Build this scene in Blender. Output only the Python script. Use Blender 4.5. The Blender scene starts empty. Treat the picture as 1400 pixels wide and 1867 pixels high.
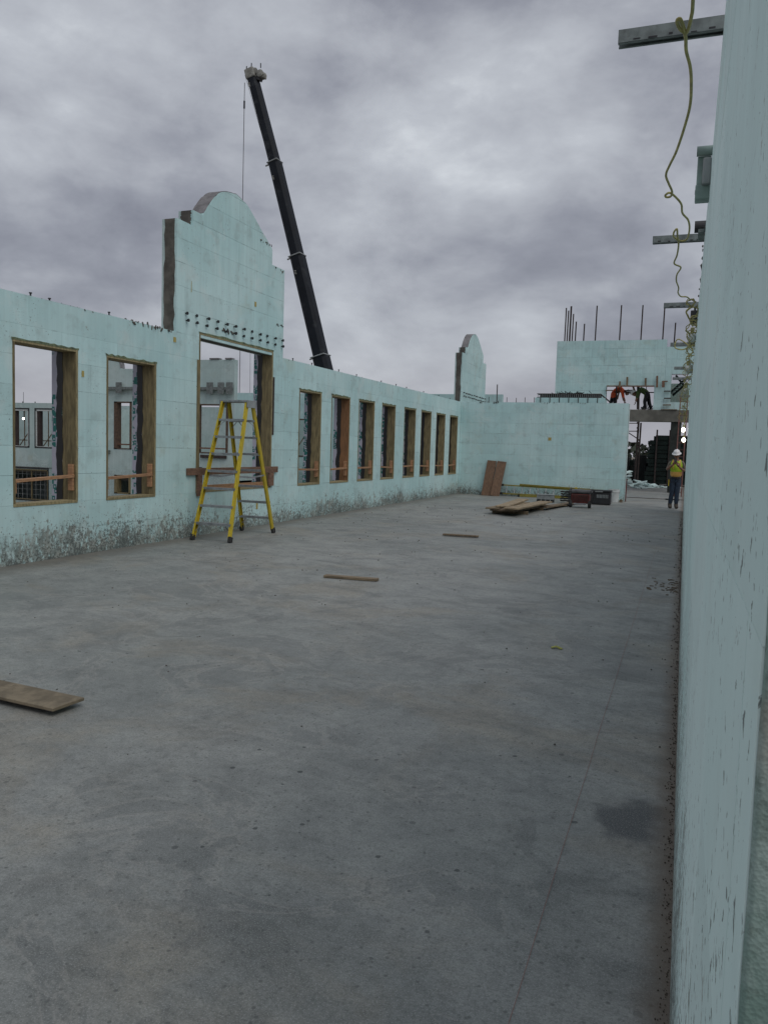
import bpy, math, random
from mathutils import Vector, Matrix, noise as mnoise
random.seed(7)
SC = bpy.context.scene
COL = SC.collection

# ------------------------------------------------------------------ camera
EYE = Vector((0, 0, 1.75))
PITCH, ROLL, YAW, FPX = -0.0801387, 0.0307186, -0.3546326, 1465.67
Fv = Vector((math.sin(YAW)*math.cos(PITCH), math.cos(YAW)*math.cos(PITCH), math.sin(PITCH)))
R0 = Vector((math.cos(YAW), -math.sin(YAW), 0)); U0 = R0.cross(Fv)
Rv = math.cos(ROLL)*R0 + math.sin(ROLL)*U0
Uv = -math.sin(ROLL)*R0 + math.cos(ROLL)*U0
cd = bpy.data.cameras.new('camera'); cam = bpy.data.objects.new('camera', cd); COL.objects.link(cam)
cd.sensor_fit = 'HORIZONTAL'; cd.sensor_width = 36; cd.lens = 36*FPX/1400
cd.clip_start = 0.02; cd.clip_end = 6000
cam.matrix_world = Matrix(((Rv.x, Uv.x, -Fv.x, EYE.x), (Rv.y, Uv.y, -Fv.y, EYE.y), (Rv.z, Uv.z, -Fv.z, EYE.z), (0, 0, 0, 1)))
SC.camera = cam

# ------------------------------------------------------------------ node helper
class NT:
    def __init__(s, tree): s.t = tree; s.n = tree.nodes; s.l = tree.links
    def set(s, sock, v):
        if isinstance(v, bpy.types.NodeSocket): s.l.new(v, sock)
        elif v is not None:
            if hasattr(sock, 'default_value'):
                if isinstance(v, (tuple, list)) and len(v) == 3 and sock.type == 'RGBA': v = (*v, 1)
                sock.default_value = v
    def node(s, typ, ins=None, **kw):
        n = s.n.new(typ)
        for k, v in kw.items(): setattr(n, k, v)
        for k, v in (ins or {}).items(): s.set(n.inputs[k], v)
        return n
    def math(s, op, a, b=None, c=None, clamp=False):
        n = s.node('ShaderNodeMath', operation=op, use_clamp=clamp)
        for i, v in enumerate((a, b, c)):
            if v is not None: s.set(n.inputs[i], v)
        return n.outputs[0]
    def vmul(s, v, k):
        n = s.node('ShaderNodeVectorMath', operation='MULTIPLY'); s.set(n.inputs[0], v); n.inputs[1].default_value = k; return n.outputs[0]
    def vadd(s, v, k):
        n = s.node('ShaderNodeVectorMath', operation='ADD'); s.set(n.inputs[0], v); n.inputs[1].default_value = k; return n.outputs[0]
    def noise(s, vec, scale, detail=4, rough=.5, dist=0):
        n = s.node('ShaderNodeTexNoise', {'Vector': vec, 'Scale': scale, 'Detail': detail, 'Roughness': rough, 'Distortion': dist}); return n.outputs['Fac']
    def step(s, v, a, b, lo=0, hi=1):
        n = s.node('ShaderNodeMapRange', {'Value': v, 'From Min': a, 'From Max': b, 'To Min': lo, 'To Max': hi}, interpolation_type='SMOOTHSTEP'); return n.outputs[0]
    def mix(s, f, a, b, typ='MIX'):
        n = s.node('ShaderNodeMix', data_type='RGBA', blend_type=typ, clamp_factor=True)
        s.set(n.inputs[0], f); s.set(n.inputs[6], a); s.set(n.inputs[7], b); return n.outputs[2]
    def ramp(s, f, pts):
        n = s.node('ShaderNodeValToRGB', {'Fac': f}); e = n.color_ramp.elements
        while len(e) < len(pts): e.new(.5)
        for i, (p, c) in enumerate(pts): e[i].position = p; e[i].color = (*c, 1) if len(c) == 3 else c
        return n.outputs[0]

# ------------------------------------------------------------------ world: overcast sky
SUN_EL, SUN_AZ = math.radians(54), math.radians(122)      # azimuth from +Y towards +X
W = bpy.data.worlds.new('World'); SC.world = W; W.use_nodes = True
w = NT(W.node_tree); w.n.clear()
out = w.node('ShaderNodeOutputWorld'); bg = w.node('ShaderNodeBackground', {'Strength': .1}); w.l.new(bg.outputs[0], out.inputs[0])
sky = w.node('ShaderNodeTexSky', sky_type='NISHITA', sun_disc=False, sun_elevation=SUN_EL, sun_rotation=SUN_AZ, air_density=1, dust_density=3)
dirv = w.node('ShaderNodeTexCoord').outputs['Generated']
sep = w.node('ShaderNodeSeparateXYZ', {0: dirv}); zz = w.math('MAXIMUM', sep.outputs[2], 0)
den = w.math('ADD', zz, .42)
comb = w.node('ShaderNodeCombineXYZ', {0: w.math('DIVIDE', sep.outputs[0], den), 1: w.math('DIVIDE', sep.outputs[1], den), 2: 0})
P2 = w.vadd(comb.outputs[0], (3.1, 1.7, .4))
warp = w.node('ShaderNodeTexNoise', {'Vector': P2, 'Scale': 1.3, 'Detail': 3})
wv = w.node('ShaderNodeVectorMath', operation='MULTIPLY_ADD'); w.l.new(warp.outputs['Color'], wv.inputs[0]); wv.inputs[1].default_value = (.55, .55, 0); w.l.new(P2, wv.inputs[2])
big = w.noise(wv.outputs[0], 1.35, 4, .48)
wd = w.node('ShaderNodeTexNoise', {'Vector': dirv, 'Scale': 3, 'Detail': 3})
wv2 = w.node('ShaderNodeVectorMath', operation='MULTIPLY_ADD'); w.l.new(wd.outputs['Color'], wv2.inputs[0]); wv2.inputs[1].default_value = (.12, .12, .12); w.l.new(w.vmul(dirv, (1, 1, 1.9)), wv2.inputs[2])
det = w.noise(wv2.outputs[0], 2.5, 11, .55, .0)
fine = w.noise(wv2.outputs[0], 6.5, 9, .58, .0)
cl = w.math('ADD', w.math('MULTIPLY', big, .52), w.math('ADD', w.math('MULTIPLY', det, .66), w.math('MULTIPLY', fine, .32)))
def gap(px, py, power):                                   # a thinner, brighter place in the cloud deck
    d = (Fv*FPX + Rv*(px-700) - Uv*(py-933.5)).normalized()
    n = w.node('ShaderNodeVectorMath', operation='DOT_PRODUCT'); w.l.new(dirv, n.inputs[0]); n.inputs[1].default_value = d
    return w.math('POWER', w.math('MAXIMUM', n.outputs['Value'], 0), power)
br = w.math('ADD', w.math('MULTIPLY', gap(860, 215, 260), .14), w.math('MULTIPLY', gap(640, 285, 300), .10))
br = w.math('SUBTRACT', w.math('ADD', br, w.math('MULTIPLY', gap(960, 615, 900), .12)), w.math('MULTIPLY', gap(600, 170, 1200), .07))
br = w.math('SUBTRACT', br, w.math('MULTIPLY', gap(1080, 540, 80), .10))
br = w.math('SUBTRACT', br, w.math('MULTIPLY', gap(680, 540, 120), .05))
cl = w.math('ADD', w.math('SUBTRACT', cl, .215), br)
cloud = w.ramp(cl, [(.36, (1.95, 2.03, 2.45)), (.465, (2.9, 3.03, 3.5)), (.54, (3.95, 4.13, 4.58)), (.62, (5.0, 5.25, 5.7)), (.73, (7.5, 7.85, 8.2)), (.86, (9.6, 9.9, 10.0))])
hz = w.step(zz, .0, .16)
cloud = w.mix(w.math('SUBTRACT', 1, hz), cloud, w.mix(.62, cloud, (3.9, 3.85, 4.3)))
w.l.new(w.mix(.93, sky.outputs[0], cloud), bg.inputs[0])

sd = bpy.data.lights.new('sun', 'SUN'); sd.energy = 1.0; sd.angle = math.radians(45); sd.color = (1, .965, .92)
so = bpy.data.objects.new('sun', sd); COL.objects.link(so)
sdir = Vector((math.sin(SUN_AZ)*math.cos(SUN_EL), math.cos(SUN_AZ)*math.cos(SUN_EL), math.sin(SUN_EL)))
so.rotation_euler = sdir.to_track_quat('Z', 'Y').to_euler()
SC.view_settings.view_transform = 'Standard'; SC.view_settings.look = 'None'
SC.view_settings.exposure = .05; SC.view_settings.gamma = 1; SC.view_settings.use_curve_mapping = False

HW = 3.66; BH, BL = HW/9, 1.22
# ------------------------------------------------------------------ materials
def mat(name, col=(.5, .5, .5), rough=.7, metal=0, fn=None, bump=None, emit=None, spec=.5):
    m = bpy.data.materials.new(name); m.use_nodes = True
    t = NT(m.node_tree); b = t.n['Principled BSDF']
    b.inputs['Base Color'].default_value = (*col, 1); b.inputs['Roughness'].default_value = rough; b.inputs['Metallic'].default_value = metal
    b.inputs['Specular IOR Level'].default_value = spec
    pos = t.node('ShaderNodeNewGeometry').outputs['Position']
    if fn: fn(t, b, pos)
    if emit: b.inputs['Emission Color'].default_value = (*emit[0], 1); b.inputs['Emission Strength'].default_value = emit[1]
    return m
def do_bump(t, b, h, strength, dist):
    n = t.node('ShaderNodeBump', {'Height': h, 'Strength': strength, 'Distance': dist}); t.l.new(n.outputs[0], b.inputs['Normal'])
def mottle(c, amt=.25, scale=6, stretch=(1, 1, 1), bump=0, dirt=None):
    def f(t, b, pos):
        o = t.node('ShaderNodeTexCoord').outputs['Object']; rnd = t.node('ShaderNodeObjectInfo').outputs['Random']
        v = t.vmul(o, stretch)
        n = t.noise(v, scale, 5, .6)
        hi = tuple(min(1, x*(1+amt)) for x in c); lo = tuple(x*(1-amt) for x in c)
        cc = t.mix(t.step(n, .3, .7), lo, hi)
        if dirt:
            k = t.step(t.noise(t.vadd(v, (5, 2, 1)), scale*1.7, 6, .65), .55, .7); cc = t.mix(t.math('MULTIPLY', k, .7), cc, dirt)
        hsv = t.node('ShaderNodeHueSaturation', {'Value': t.math('ADD', .9, t.math('MULTIPLY', rnd, .2)), 'Color': cc})
        t.l.new(hsv.outputs[0], b.inputs['Base Color'])
        if bump: do_bump(t, b, n, .6, bump)
    return f

def foam_fn(base, pale, splat=1.0, scuff=1.0, streak=.06, bump=.002, flecks=1.0, reach=1.0, more=0.0):
    def f(t, b, pos):
        rnd = t.node('ShaderNodeObjectInfo').outputs['Random']
        sx = t.node('ShaderNodeSeparateXYZ', {0: pos})
        z = sx.outputs[2]
        big = t.noise(pos, .55, 4, .55)
        c = t.mix(t.step(big, .35, .68), base, pale)
        st = t.noise(t.vmul(pos, (9, 9, .28)), 1.4, 4, .6)                       # vertical moulding and run marks
        c = t.mix(1.0, c, t.ramp(st, [(.3, (1-streak,)*3), (.7, (1+streak,)*3)]), 'MULTIPLY')
        mid = t.noise(pos, 3.1, 5, .62)
        c = t.mix(t.step(mid, .5, .72, 0, .10 if more else .32), c, (.27, .33, .31))
        c = t.mix(t.step(t.noise(t.vadd(pos, (6, 1, 8)), 1.7, 8, .68, .6), .54, .66, 0, .08 if more else .35), c, (.66, .75, .73))   # sun-chalked patches             # handling smudges
        yel = t.noise(t.vadd(pos, (7, 3, 9)), 1.1, 4, .6)
        c = t.mix(t.step(yel, .58, .74, 0, .22), c, (.42, .40, .26))
        # hairline scratches
        sc = t.noise(t.vmul(t.vadd(pos, (1, 2, 3)), (1.2, 1.2, 9)), 1.6, 3, .5, 1.2)
        den = t.noise(t.vadd(pos, (11, 4, 2)), .9, 2, .5)
        ln = t.math('MULTIPLY', t.math('SUBTRACT', 1, t.step(t.math('ABSOLUTE', t.math('SUBTRACT', sc, .55)), .0, .006)), t.step(den, .55, .66))
        c = t.mix(t.math('MULTIPLY', ln, .55*scuff), c, (.10, .125, .12))
        seam = t.math('ABSOLUTE', t.math('SUBTRACT', t.math('FRACT', t.math('ADD', t.math('DIVIDE', z, BH), .5)), .5))
        sm = t.math('MULTIPLY', t.math('SUBTRACT', 1, t.step(seam, .006, .03)), t.step(t.noise(t.vmul(t.vadd(pos, (3, 3, 0)), (1, 1, 3)), 1.6, 5, .7), .54, .62))
        c = t.mix(t.math('MULTIPLY', sm, 0 if more else .32*scuff), c, (.10, .115, .11))         # torn, grubby stretches of seam
        # ticks, chips and concrete splatter, dense towards the slab where pours ran out
        low = t.noise(t.vmul(pos, (1, 1, .5)), .75, 3, .5)
        hh0 = t.math('ADD', z, t.math('MULTIPLY', t.math('SUBTRACT', low, .5), -.9*splat))
        h = t.math('POWER', t.math('SUBTRACT', 1, t.step(hh0, -.12, reach), clamp=True), 1.6)
        th = t.math('SUBTRACT', .665, t.math('MULTIPLY', h, .215*splat))
        g = t.noise(t.vmul(pos, (1, 1, .75)), 10, 9, .72, .2)
        k = t.step(t.math('SUBTRACT', g, th), -.004, .016)
        dens = t.step(t.noise(t.vadd(pos, (2, 9, 5)), 1.3, 3, .5), .40, .64)
        f1 = t.noise(t.vadd(pos, (4, 4, 4)), 38 if more else 27, 4, .6, .5)
        k2 = t.math('MULTIPLY', t.step(t.math('SUBTRACT', f1, t.math('SUBTRACT', .705-more, t.math('ADD', t.math('MULTIPLY', dens, .06), t.math('MULTIPLY', h, .20)))), 0, .03), min(1, .75*flecks))
        colm = t.noise(t.vmul(pos, (6, 6, .15)), 1.5, 5, .65)
        pat = t.step(t.noise(t.vadd(pos, (21, 5, 0)), .42, 4, .6), .36, .66, -.16, .16)
        ft = t.step(t.math('ADD', t.math('SUBTRACT', z, pat), t.math('MULTIPLY', t.math('ADD', t.math('SUBTRACT', low, .5), t.math('MULTIPLY', t.math('SUBTRACT', colm, .5), 1.3)), -.55)), .0, .36, .95*splat, 0)
        k3 = t.math('MULTIPLY', ft, t.step(t.noise(t.vmul(pos, (1, 1, .5)), 16, 8, .7), .42, .54))
        gc = t.mix(t.step(t.noise(pos, 4, 6, .65), .38, .62), (.13, .135, .12), (.30, .29, .25))
        c = t.mix(t.math('MULTIPLY', t.math('MAXIMUM', k, k3), .8*scuff), c, gc)
        c = t.mix(t.math('MULTIPLY', k2, .9*scuff), c, (.075, .085, .08))
        k = t.math('MAXIMUM', t.math('MAXIMUM', k, k2), k3)
        hsv = t.node('ShaderNodeHueSaturation', {'Value': t.math('ADD', .955, t.math('MULTIPLY', rnd, .09)), 'Color': c})
        t.l.new(hsv.outputs[0], b.inputs['Base Color'])
        hh = t.math('ADD', t.noise(pos, 90, 2, .5), t.math('MULTIPLY', k, .8))
        do_bump(t, b, hh, .35, bump)
    return f
M = {}
M['foam'] = mat('aqua_foam', rough=.75, fn=foam_fn((.47, .675, .675), (.565, .75, .745)), spec=.3)
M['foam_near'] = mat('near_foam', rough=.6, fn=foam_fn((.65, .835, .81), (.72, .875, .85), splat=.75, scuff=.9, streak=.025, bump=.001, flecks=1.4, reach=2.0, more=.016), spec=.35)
M['foam_far'] = mat('far_foam', rough=.75, fn=foam_fn((.415, .61, .61), (.49, .675, .672), splat=.3, scuff=.7), spec=.3)
M['foam_grey'] = mat('weathered_grey_foam', rough=.8, fn=foam_fn((.42, .545, .535), (.50, .61, .60), splat=0, scuff=.5), spec=.3)
def cut_fn(t, b, pos):
    v = t.node('ShaderNodeTexVoronoi', {'Vector': pos, 'Scale': 330}).outputs['Distance']
    n = t.noise(pos, 14, 5, .6); n2 = t.noise(t.vadd(pos, (3, 1, 0)), 5, 4, .6)
    c = t.mix(t.step(n, .35, .65), (.20, .30, .265), (.38, .48, .45))
    c = t.mix(t.step(n2, .5, .62, 0, .75), c, (.30, .30, .26)); c = t.mix(t.step(t.noise(pos, 60, 5, .7), .5, .66, 0, .5), c, (.13, .17, .145))
    t.l.new(c, b.inputs['Base Color']); do_bump(t, b, t.math('ADD', v, n), .3, .002)
M['foam_cut'] = mat('cut_foam', rough=.9, fn=cut_fn, spec=.2)
def conc_fn(t, b, pos):
    n1 = t.noise(pos, .30, 5, .55, .4); n2 = t.noise(t.vadd(pos, (9, 4, 0)), .62, 8, .66, .6)
    ro = t.node('ShaderNodeVectorRotate', {'Vector': pos, 'Angle': .35}, rotation_type='Z_AXIS').outputs[0]
    tr = t.noise(t.vmul(ro, (.75, 1.7, 1)), 1.2, 9, .68, 1.1)                   # trowel sweeps
    c = t.mix(t.step(n1, .35, .66), (.222, .236, .226), (.312, .318, .303))
    c = t.mix(t.step(n2, .48, .66, 0, .62), c, (.27, .24, .188))              # mud tracked in
    c = t.mix(t.step(tr, .47, .66, 0, .45), c, (.15, .162, .158))
    mo = t.noise(t.vadd(pos, (1, 6, 0)), 2.3, 11, .72, .3)
    c = t.mix(1.0, c, t.ramp(mo, [(.34, (.74, .75, .75)), (.5, (1, 1, 1)), (.66, (1.2, 1.19, 1.17))]), 'MULTIPLY')
    m2_ = t.noise(t.vadd(pos, (8, 2, 0)), 17, 8, .75)
    c = t.mix(1.0, c, t.ramp(m2_, [(.36, (.78, .79, .78)), (.5, (1, 1, 1)), (.64, (1.12, 1.12, 1.12))]), 'MULTIPLY')
    wet = t.noise(t.vadd(pos, (4.2, 7.7, 0)), .85, 8, .62, .9)                  # dried puddle edges
    c = t.mix(t.step(wet, .555, .575, 0, .30), c, (.13, .14, .138))
    rim = t.math('MULTIPLY', t.step(wet, .545, .556), t.math('SUBTRACT', 1, t.step(wet, .558, .575)))
    c = t.mix(t.math('MULTIPLY', rim, .35), c, (.36, .35, .32))
    w3 = t.noise(t.vadd(pos, (14.2, 3.1, 0)), 1.5, 8, .62, .9); c = t.mix(t.step(w3, .60, .63, 0, .38), c, (.12, .127, .125))
    dp = t.node('ShaderNodeVectorMath', operation='DISTANCE'); t.l.new(t.vadd(t.vmul(pos, (1, .7, 0)), (.14, -2.75, 0)), dp.inputs[0]); dp.inputs[1].default_value = (0, 0, 0)
    dpk = t.step(t.math('ADD', dp.outputs['Value'], t.math('MULTIPLY', t.noise(pos, 4, 5, .6), .34)), .27, .38, .95, 0)
    c = t.mix(dpk, c, (.06, .066, .07))                                        # the dark patch beside the right wall
    g1 = t.noise(pos, 75, 5, .75); c = t.mix(t.step(g1, .36, .56, .45, 0), c, (.085, .092, .088))
    g2 = t.noise(pos, 170, 2, .6); c = t.mix(t.step(g2, .52, .68, 0, .6), c, (.42, .425, .41))
    vo = t.node('ShaderNodeTexVoronoi', {'Vector': t.vadd(t.vmul(pos, (1, 1.0, 0)), (.3, .2, 0)), 'Scale': 9.5, 'Randomness': 1})
    pk = t.node('ShaderNodeSeparateColor', {0: vo.outputs['Color']})
    sp = t.math('ADD', vo.outputs['Distance'], t.math('MULTIPLY', t.math('SUBTRACT', t.noise(pos, 40, 3), .5), .12))
    spot = t.math('MULTIPLY', t.math('LESS_THAN', pk.outputs[0], .5), t.math('SUBTRACT', 1, t.step(t.math('SUBTRACT', sp, t.math('MULTIPLY', pk.outputs[1], .10)), .04, .075)))
    spot = t.math('MULTIPLY', spot, t.step(t.noise(pos, .9, 4), .40, .58, .15, .9))
    c = t.mix(spot, c, (.055, .06, .06))
    v2 = t.node('ShaderNodeTexVoronoi', {'Vector': t.vmul(pos, (1, 1, 0)), 'Scale': 30}); p2 = t.node('ShaderNodeSeparateColor', {0: v2.outputs['Color']})
    s2 = t.math('MULTIPLY', t.math('LESS_THAN', p2.outputs[0], .3), t.math('SUBTRACT', 1, t.step(v2.outputs['Distance'], .12, .3)))
    c = t.mix(t.math('MULTIPLY', s2, .55), c, (.07, .075, .072))
    # brown silt swept against the right wall
    sx = t.node('ShaderNodeSeparateXYZ', {0: pos})
    ed = t.step(t.math('ADD', sx.outputs[0], t.math('MULTIPLY', t.math('SUBTRACT', t.noise(pos, 6, 6, .7), .5), .11)), -.09, .05, 0, .8)
    c = t.mix(ed, c, (.12, .088, .058))
    el = t.step(t.math('ADD', sx.outputs[0], t.math('MULTIPLY', t.math('SUBTRACT', t.noise(pos, 2.2, 6, .7), .5), .9)), -8.35, -7.75, .6, 0)
    c = t.mix(el, c, (.13, .12, .10))
    t.l.new(c, b.inputs['Base Color'])
    t.l.new(t.math('ADD', .40, t.math('MULTIPLY', tr, .35)), b.inputs['Roughness'])
    do_bump(t, b, t.math('ADD', t.math('MULTIPLY', g1, .3), t.math('ADD', t.math('MULTIPLY', tr, .6), t.math('MULTIPLY', g2, .2))), .14, .003)
M['slab'] = mat('floor_concrete', rough=.6, fn=conc_fn, spec=.45)
M['core'] = mat('dark_core_concrete', rough=.9, fn=mottle((.105, .098, .085), .35, 5, (1, 1, 1), .004))
M['concrete'] = mat('beam_concrete', rough=.9, fn=mottle((.155, .15, .13), .25, 2.5, (1, 1, 1), .003))
M['cap'] = mat('grey_arch_boards', rough=.8, fn=mottle((.18, .175, .18), .3, 7, (1, 1, 1), .003, (.12, .11, .11)))
M['dirt'] = mat('ground_dirt', rough=.95, fn=mottle((.17, .15, .12), .3, .15, (1, 1, 1), .02))
M['buck'] = mat('treated_buck_wood', rough=.75, fn=mottle((.185, .150, .075), .35, 7, (4, 4, .6), .001, (.10, .085, .045)))
M['buck_edge'] = mat('buck_board_edge', rough=.75, fn=mottle((.27, .225, .12), .3, 9, (3, 3, .8), .001, (.15, .14, .075)))
M['orange_buck'] = mat('orange_buck_wood', rough=.75, fn=mottle((.25, .125, .055), .25, 7, (4, 4, .6), .001, (.15, .085, .045)))
M['lumber'] = mat('fresh_lumber', rough=.7, fn=mottle((.36, .20, .105), .25, 9, (1, 1, 5), .001))
M['redwood'] = mat('red_brown_board', rough=.75, fn=mottle((.175, .10, .065), .3, 6, (2, 2, 4), .001, (.11, .06, .045)))
M['brownwood'] = mat('dark_brown_frame', rough=.8, fn=mottle((.10, .065, .045), .3, 6))
M['leanwood'] = mat('leaning_board_wood', rough=.75, fn=mottle((.17, .10, .06), .3, 4, (6, 6, .7), .001, (.20, .10, .06)))
M['plank'] = mat('weathered_plank', rough=.8, fn=mottle((.21, .16, .10), .3, 5, (5, .6, 3), .001, (.11, .085, .055)))
M['plywood'] = mat('muddy_plywood', rough=.85, fn=mottle((.19, .155, .105), .3, 7, (1.4, 1, 1), .001, (.11, .09, .06)))
M['plank_x'] = mat('cross_plank', rough=.8, fn=mottle((.19, .145, .095), .3, 6, (.6, 5, 3), .001, (.10, .08, .05)))
M['plank_pale'] = mat('pale_plank', rough=.8, fn=mottle((.30, .23, .145), .3, 5, (5, .6, 3), .001, (.17, .135, .09)))
M['plank_dark'] = mat('dark_plank', rough=.8, fn=mottle((.17, .125, .08), .35, 5, (5, .6, 3), .001, (.07, .055, .04)))  # darker plank tone, used low in the stack and on odd boards
M['membrane'] = mat('black_membrane', (.012, .013, .014), .45)
def wrap_fn(t, b, pos):
    s = t.node('ShaderNodeSeparateXYZ', {0: pos}); z = s.outputs[2]
    q = t.node('ShaderNodeCombineXYZ', {0: t.math('MULTIPLY', s.outputs[0], 1.0), 1: t.math('MULTIPLY', s.outputs[1], .3), 2: z}).outputs[0]
    vz = t.node('ShaderNodeTexVoronoi', {'Vector': t.vmul(q, (1, 1, .8)), 'Scale': 15, 'Randomness': .8}, distance='CHEBYCHEV', feature='F1')
    n = t.math('SUBTRACT', .62, t.math('ABSOLUTE', t.math('SUBTRACT', vz.outputs['Distance'], .30)))
    band = t.step(t.noise(t.vadd(q, (0, 0, 4)), 2.6, 1), .44, .46)
    n = t.math('SUBTRACT', n, .025)
    c = t.mix(t.math('MULTIPLY', t.step(n, .455, .47), band), (.44, .44, .52), (.015, .155, .14))
    t.l.new(c, b.inputs['Base Color'])
M['wrap'] = mat('printed_house_wrap', rough=.5, fn=wrap_fn)
M['yellow'] = mat('yellow_fibreglass', rough=.6, fn=mottle((.50, .38, .022), .18, 9, (3, 3, .7), 0, (.36, .27, .05)))
M['alu'] = mat('dull_aluminium', rough=.5, metal=.65, fn=mottle((.34, .345, .36), .25, 8, (1, 1, 1), 0, (.18, .18, .17)))
M['steel'] = mat('galvanised_steel', rough=.6, metal=.4, fn=mottle((.19, .215, .21), .3, 12, (1, 1, 1), 0, (.11, .12, .115)))
M['black'] = mat('black_plastic', rough=.5, fn=mottle((.022, .022, .024), .3, 6))
M['rubber'] = mat('black_rubber', rough=.85, fn=mottle((.03, .03, .03), .3, 9))
M['boom'] = mat('black_boom_paint', rough=.6, spec=.2, fn=mottle((.010, .013, .018), .25, .8, (1, 1, 1), 0, (.035, .04, .045)))
M['bright'] = mat('pale_steel', rough=.65, spec=.2, fn=mottle((.30, .30, .275), .3, 3, (1, 1, 1), 0, (.2, .2, .18)))
M['rust'] = mat('rusty_rebar', rough=.85, fn=mottle((.045, .032, .03), .3, 8))
M['redpaint'] = mat('red_paint', rough=.5, fn=mottle((.13, .022, .017), .35, 5, (1, 1, 1), 0, (.05, .025, .02)))
M['redsteel'] = mat('red_brown_steel', rough=.7, fn=mottle((.13, .055, .045), .3, 6))
M['greyplastic'] = mat('grey_plastic', rough=.5, fn=mottle((.27, .29, .29), .2, 6))
M['darkgrey'] = mat('dusty_dark_grey', rough=.7, fn=mottle((.10, .10, .105), .3, 6))
M['greengrey'] = mat('grey_green_plastic', rough=.5, fn=mottle((.24, .33, .30), .2, 9))
M['whiteplastic'] = mat('white_plastic', rough=.45, fn=mottle((.56, .59, .58), .12, 5, (1, 1, 1), 0, (.35, .36, .34)))
M['cord'] = mat('yellow_cord', (.36, .31, .10), .5, fn=mottle((.35, .305, .10), .25, 20))
M['cordred'] = mat('red_chalk', (.30, .15, .13), .9)
M['darkcol'] = mat('dark_column', rough=.9, spec=.2, fn=mottle((.035, .04, .037), .3, 3))
M['scrap'] = mat('foam_scrap', rough=.7, fn=mottle((.58, .72, .70), .12, 5))
M['hivis2'] = mat('yellow_green_tape', (.36, .36, .07), .6)
M['darkgreen'] = mat('dark_green_panel', rough=.85, spec=.2, fn=mottle((.011, .019, .017), .4, 2))
M['screen'] = mat('black_silt_fabric', rough=.9, fn=mottle((.012, .015, .014), .5, 2.5))
M['grit'] = mat('brown_grit', rough=.95, fn=mottle((.07, .058, .044), .3, 30))
M['yellow_dull'] = mat('dull_yellow_rail', rough=.7, fn=mottle((.24, .20, .03), .2, 9, (.7, 3, 3), 0, (.14, .11, .03)))
M['tag'] = mat('yellow_tag', (.42, .33, .10), .7)
M['leaf'] = mat('dark_foliage', rough=.8, fn=mottle((.035, .045, .03), .4, .3))
M['skin'] = mat('skin', (.22, .115, .075), .55)
M['hivis'] = mat('lime_vest', rough=.7, fn=mottle((.42, .62, .03), .2, 9))
M['vestband'] = mat('orange_silver_band', (.70, .40, .10), .5)
M['orange'] = mat('orange_shirt', rough=.8, fn=mottle((.70, .10, .03), .25, 9))
M['greenshirt'] = mat('green_shirt', rough=.85, fn=mottle((.06, .10, .03), .3, 9))
M['denim'] = mat('blue_denim', rough=.85, fn=mottle((.018, .032, .055), .3, 14))
M['darkcloth'] = mat('dark_cloth', rough=.85, fn=mottle((.02, .02, .024), .3, 14))
M['sleeve'] = mat('tan_grey_sleeve', rough=.85, fn=mottle((.15, .13, .105), .3, 14))
M['boot'] = mat('brown_boot', rough=.7, fn=mottle((.05, .038, .028), .3, 14))
M['hat'] = mat('white_hard_hat', (.75, .75, .76), .35)
M['bulb'] = mat('lit_bulb', (1, 1, 1), .4, emit=((1, .96, .88), 9))
M['glassgrey'] = mat('dark_glass', (.02, .03, .03), .1)

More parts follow.
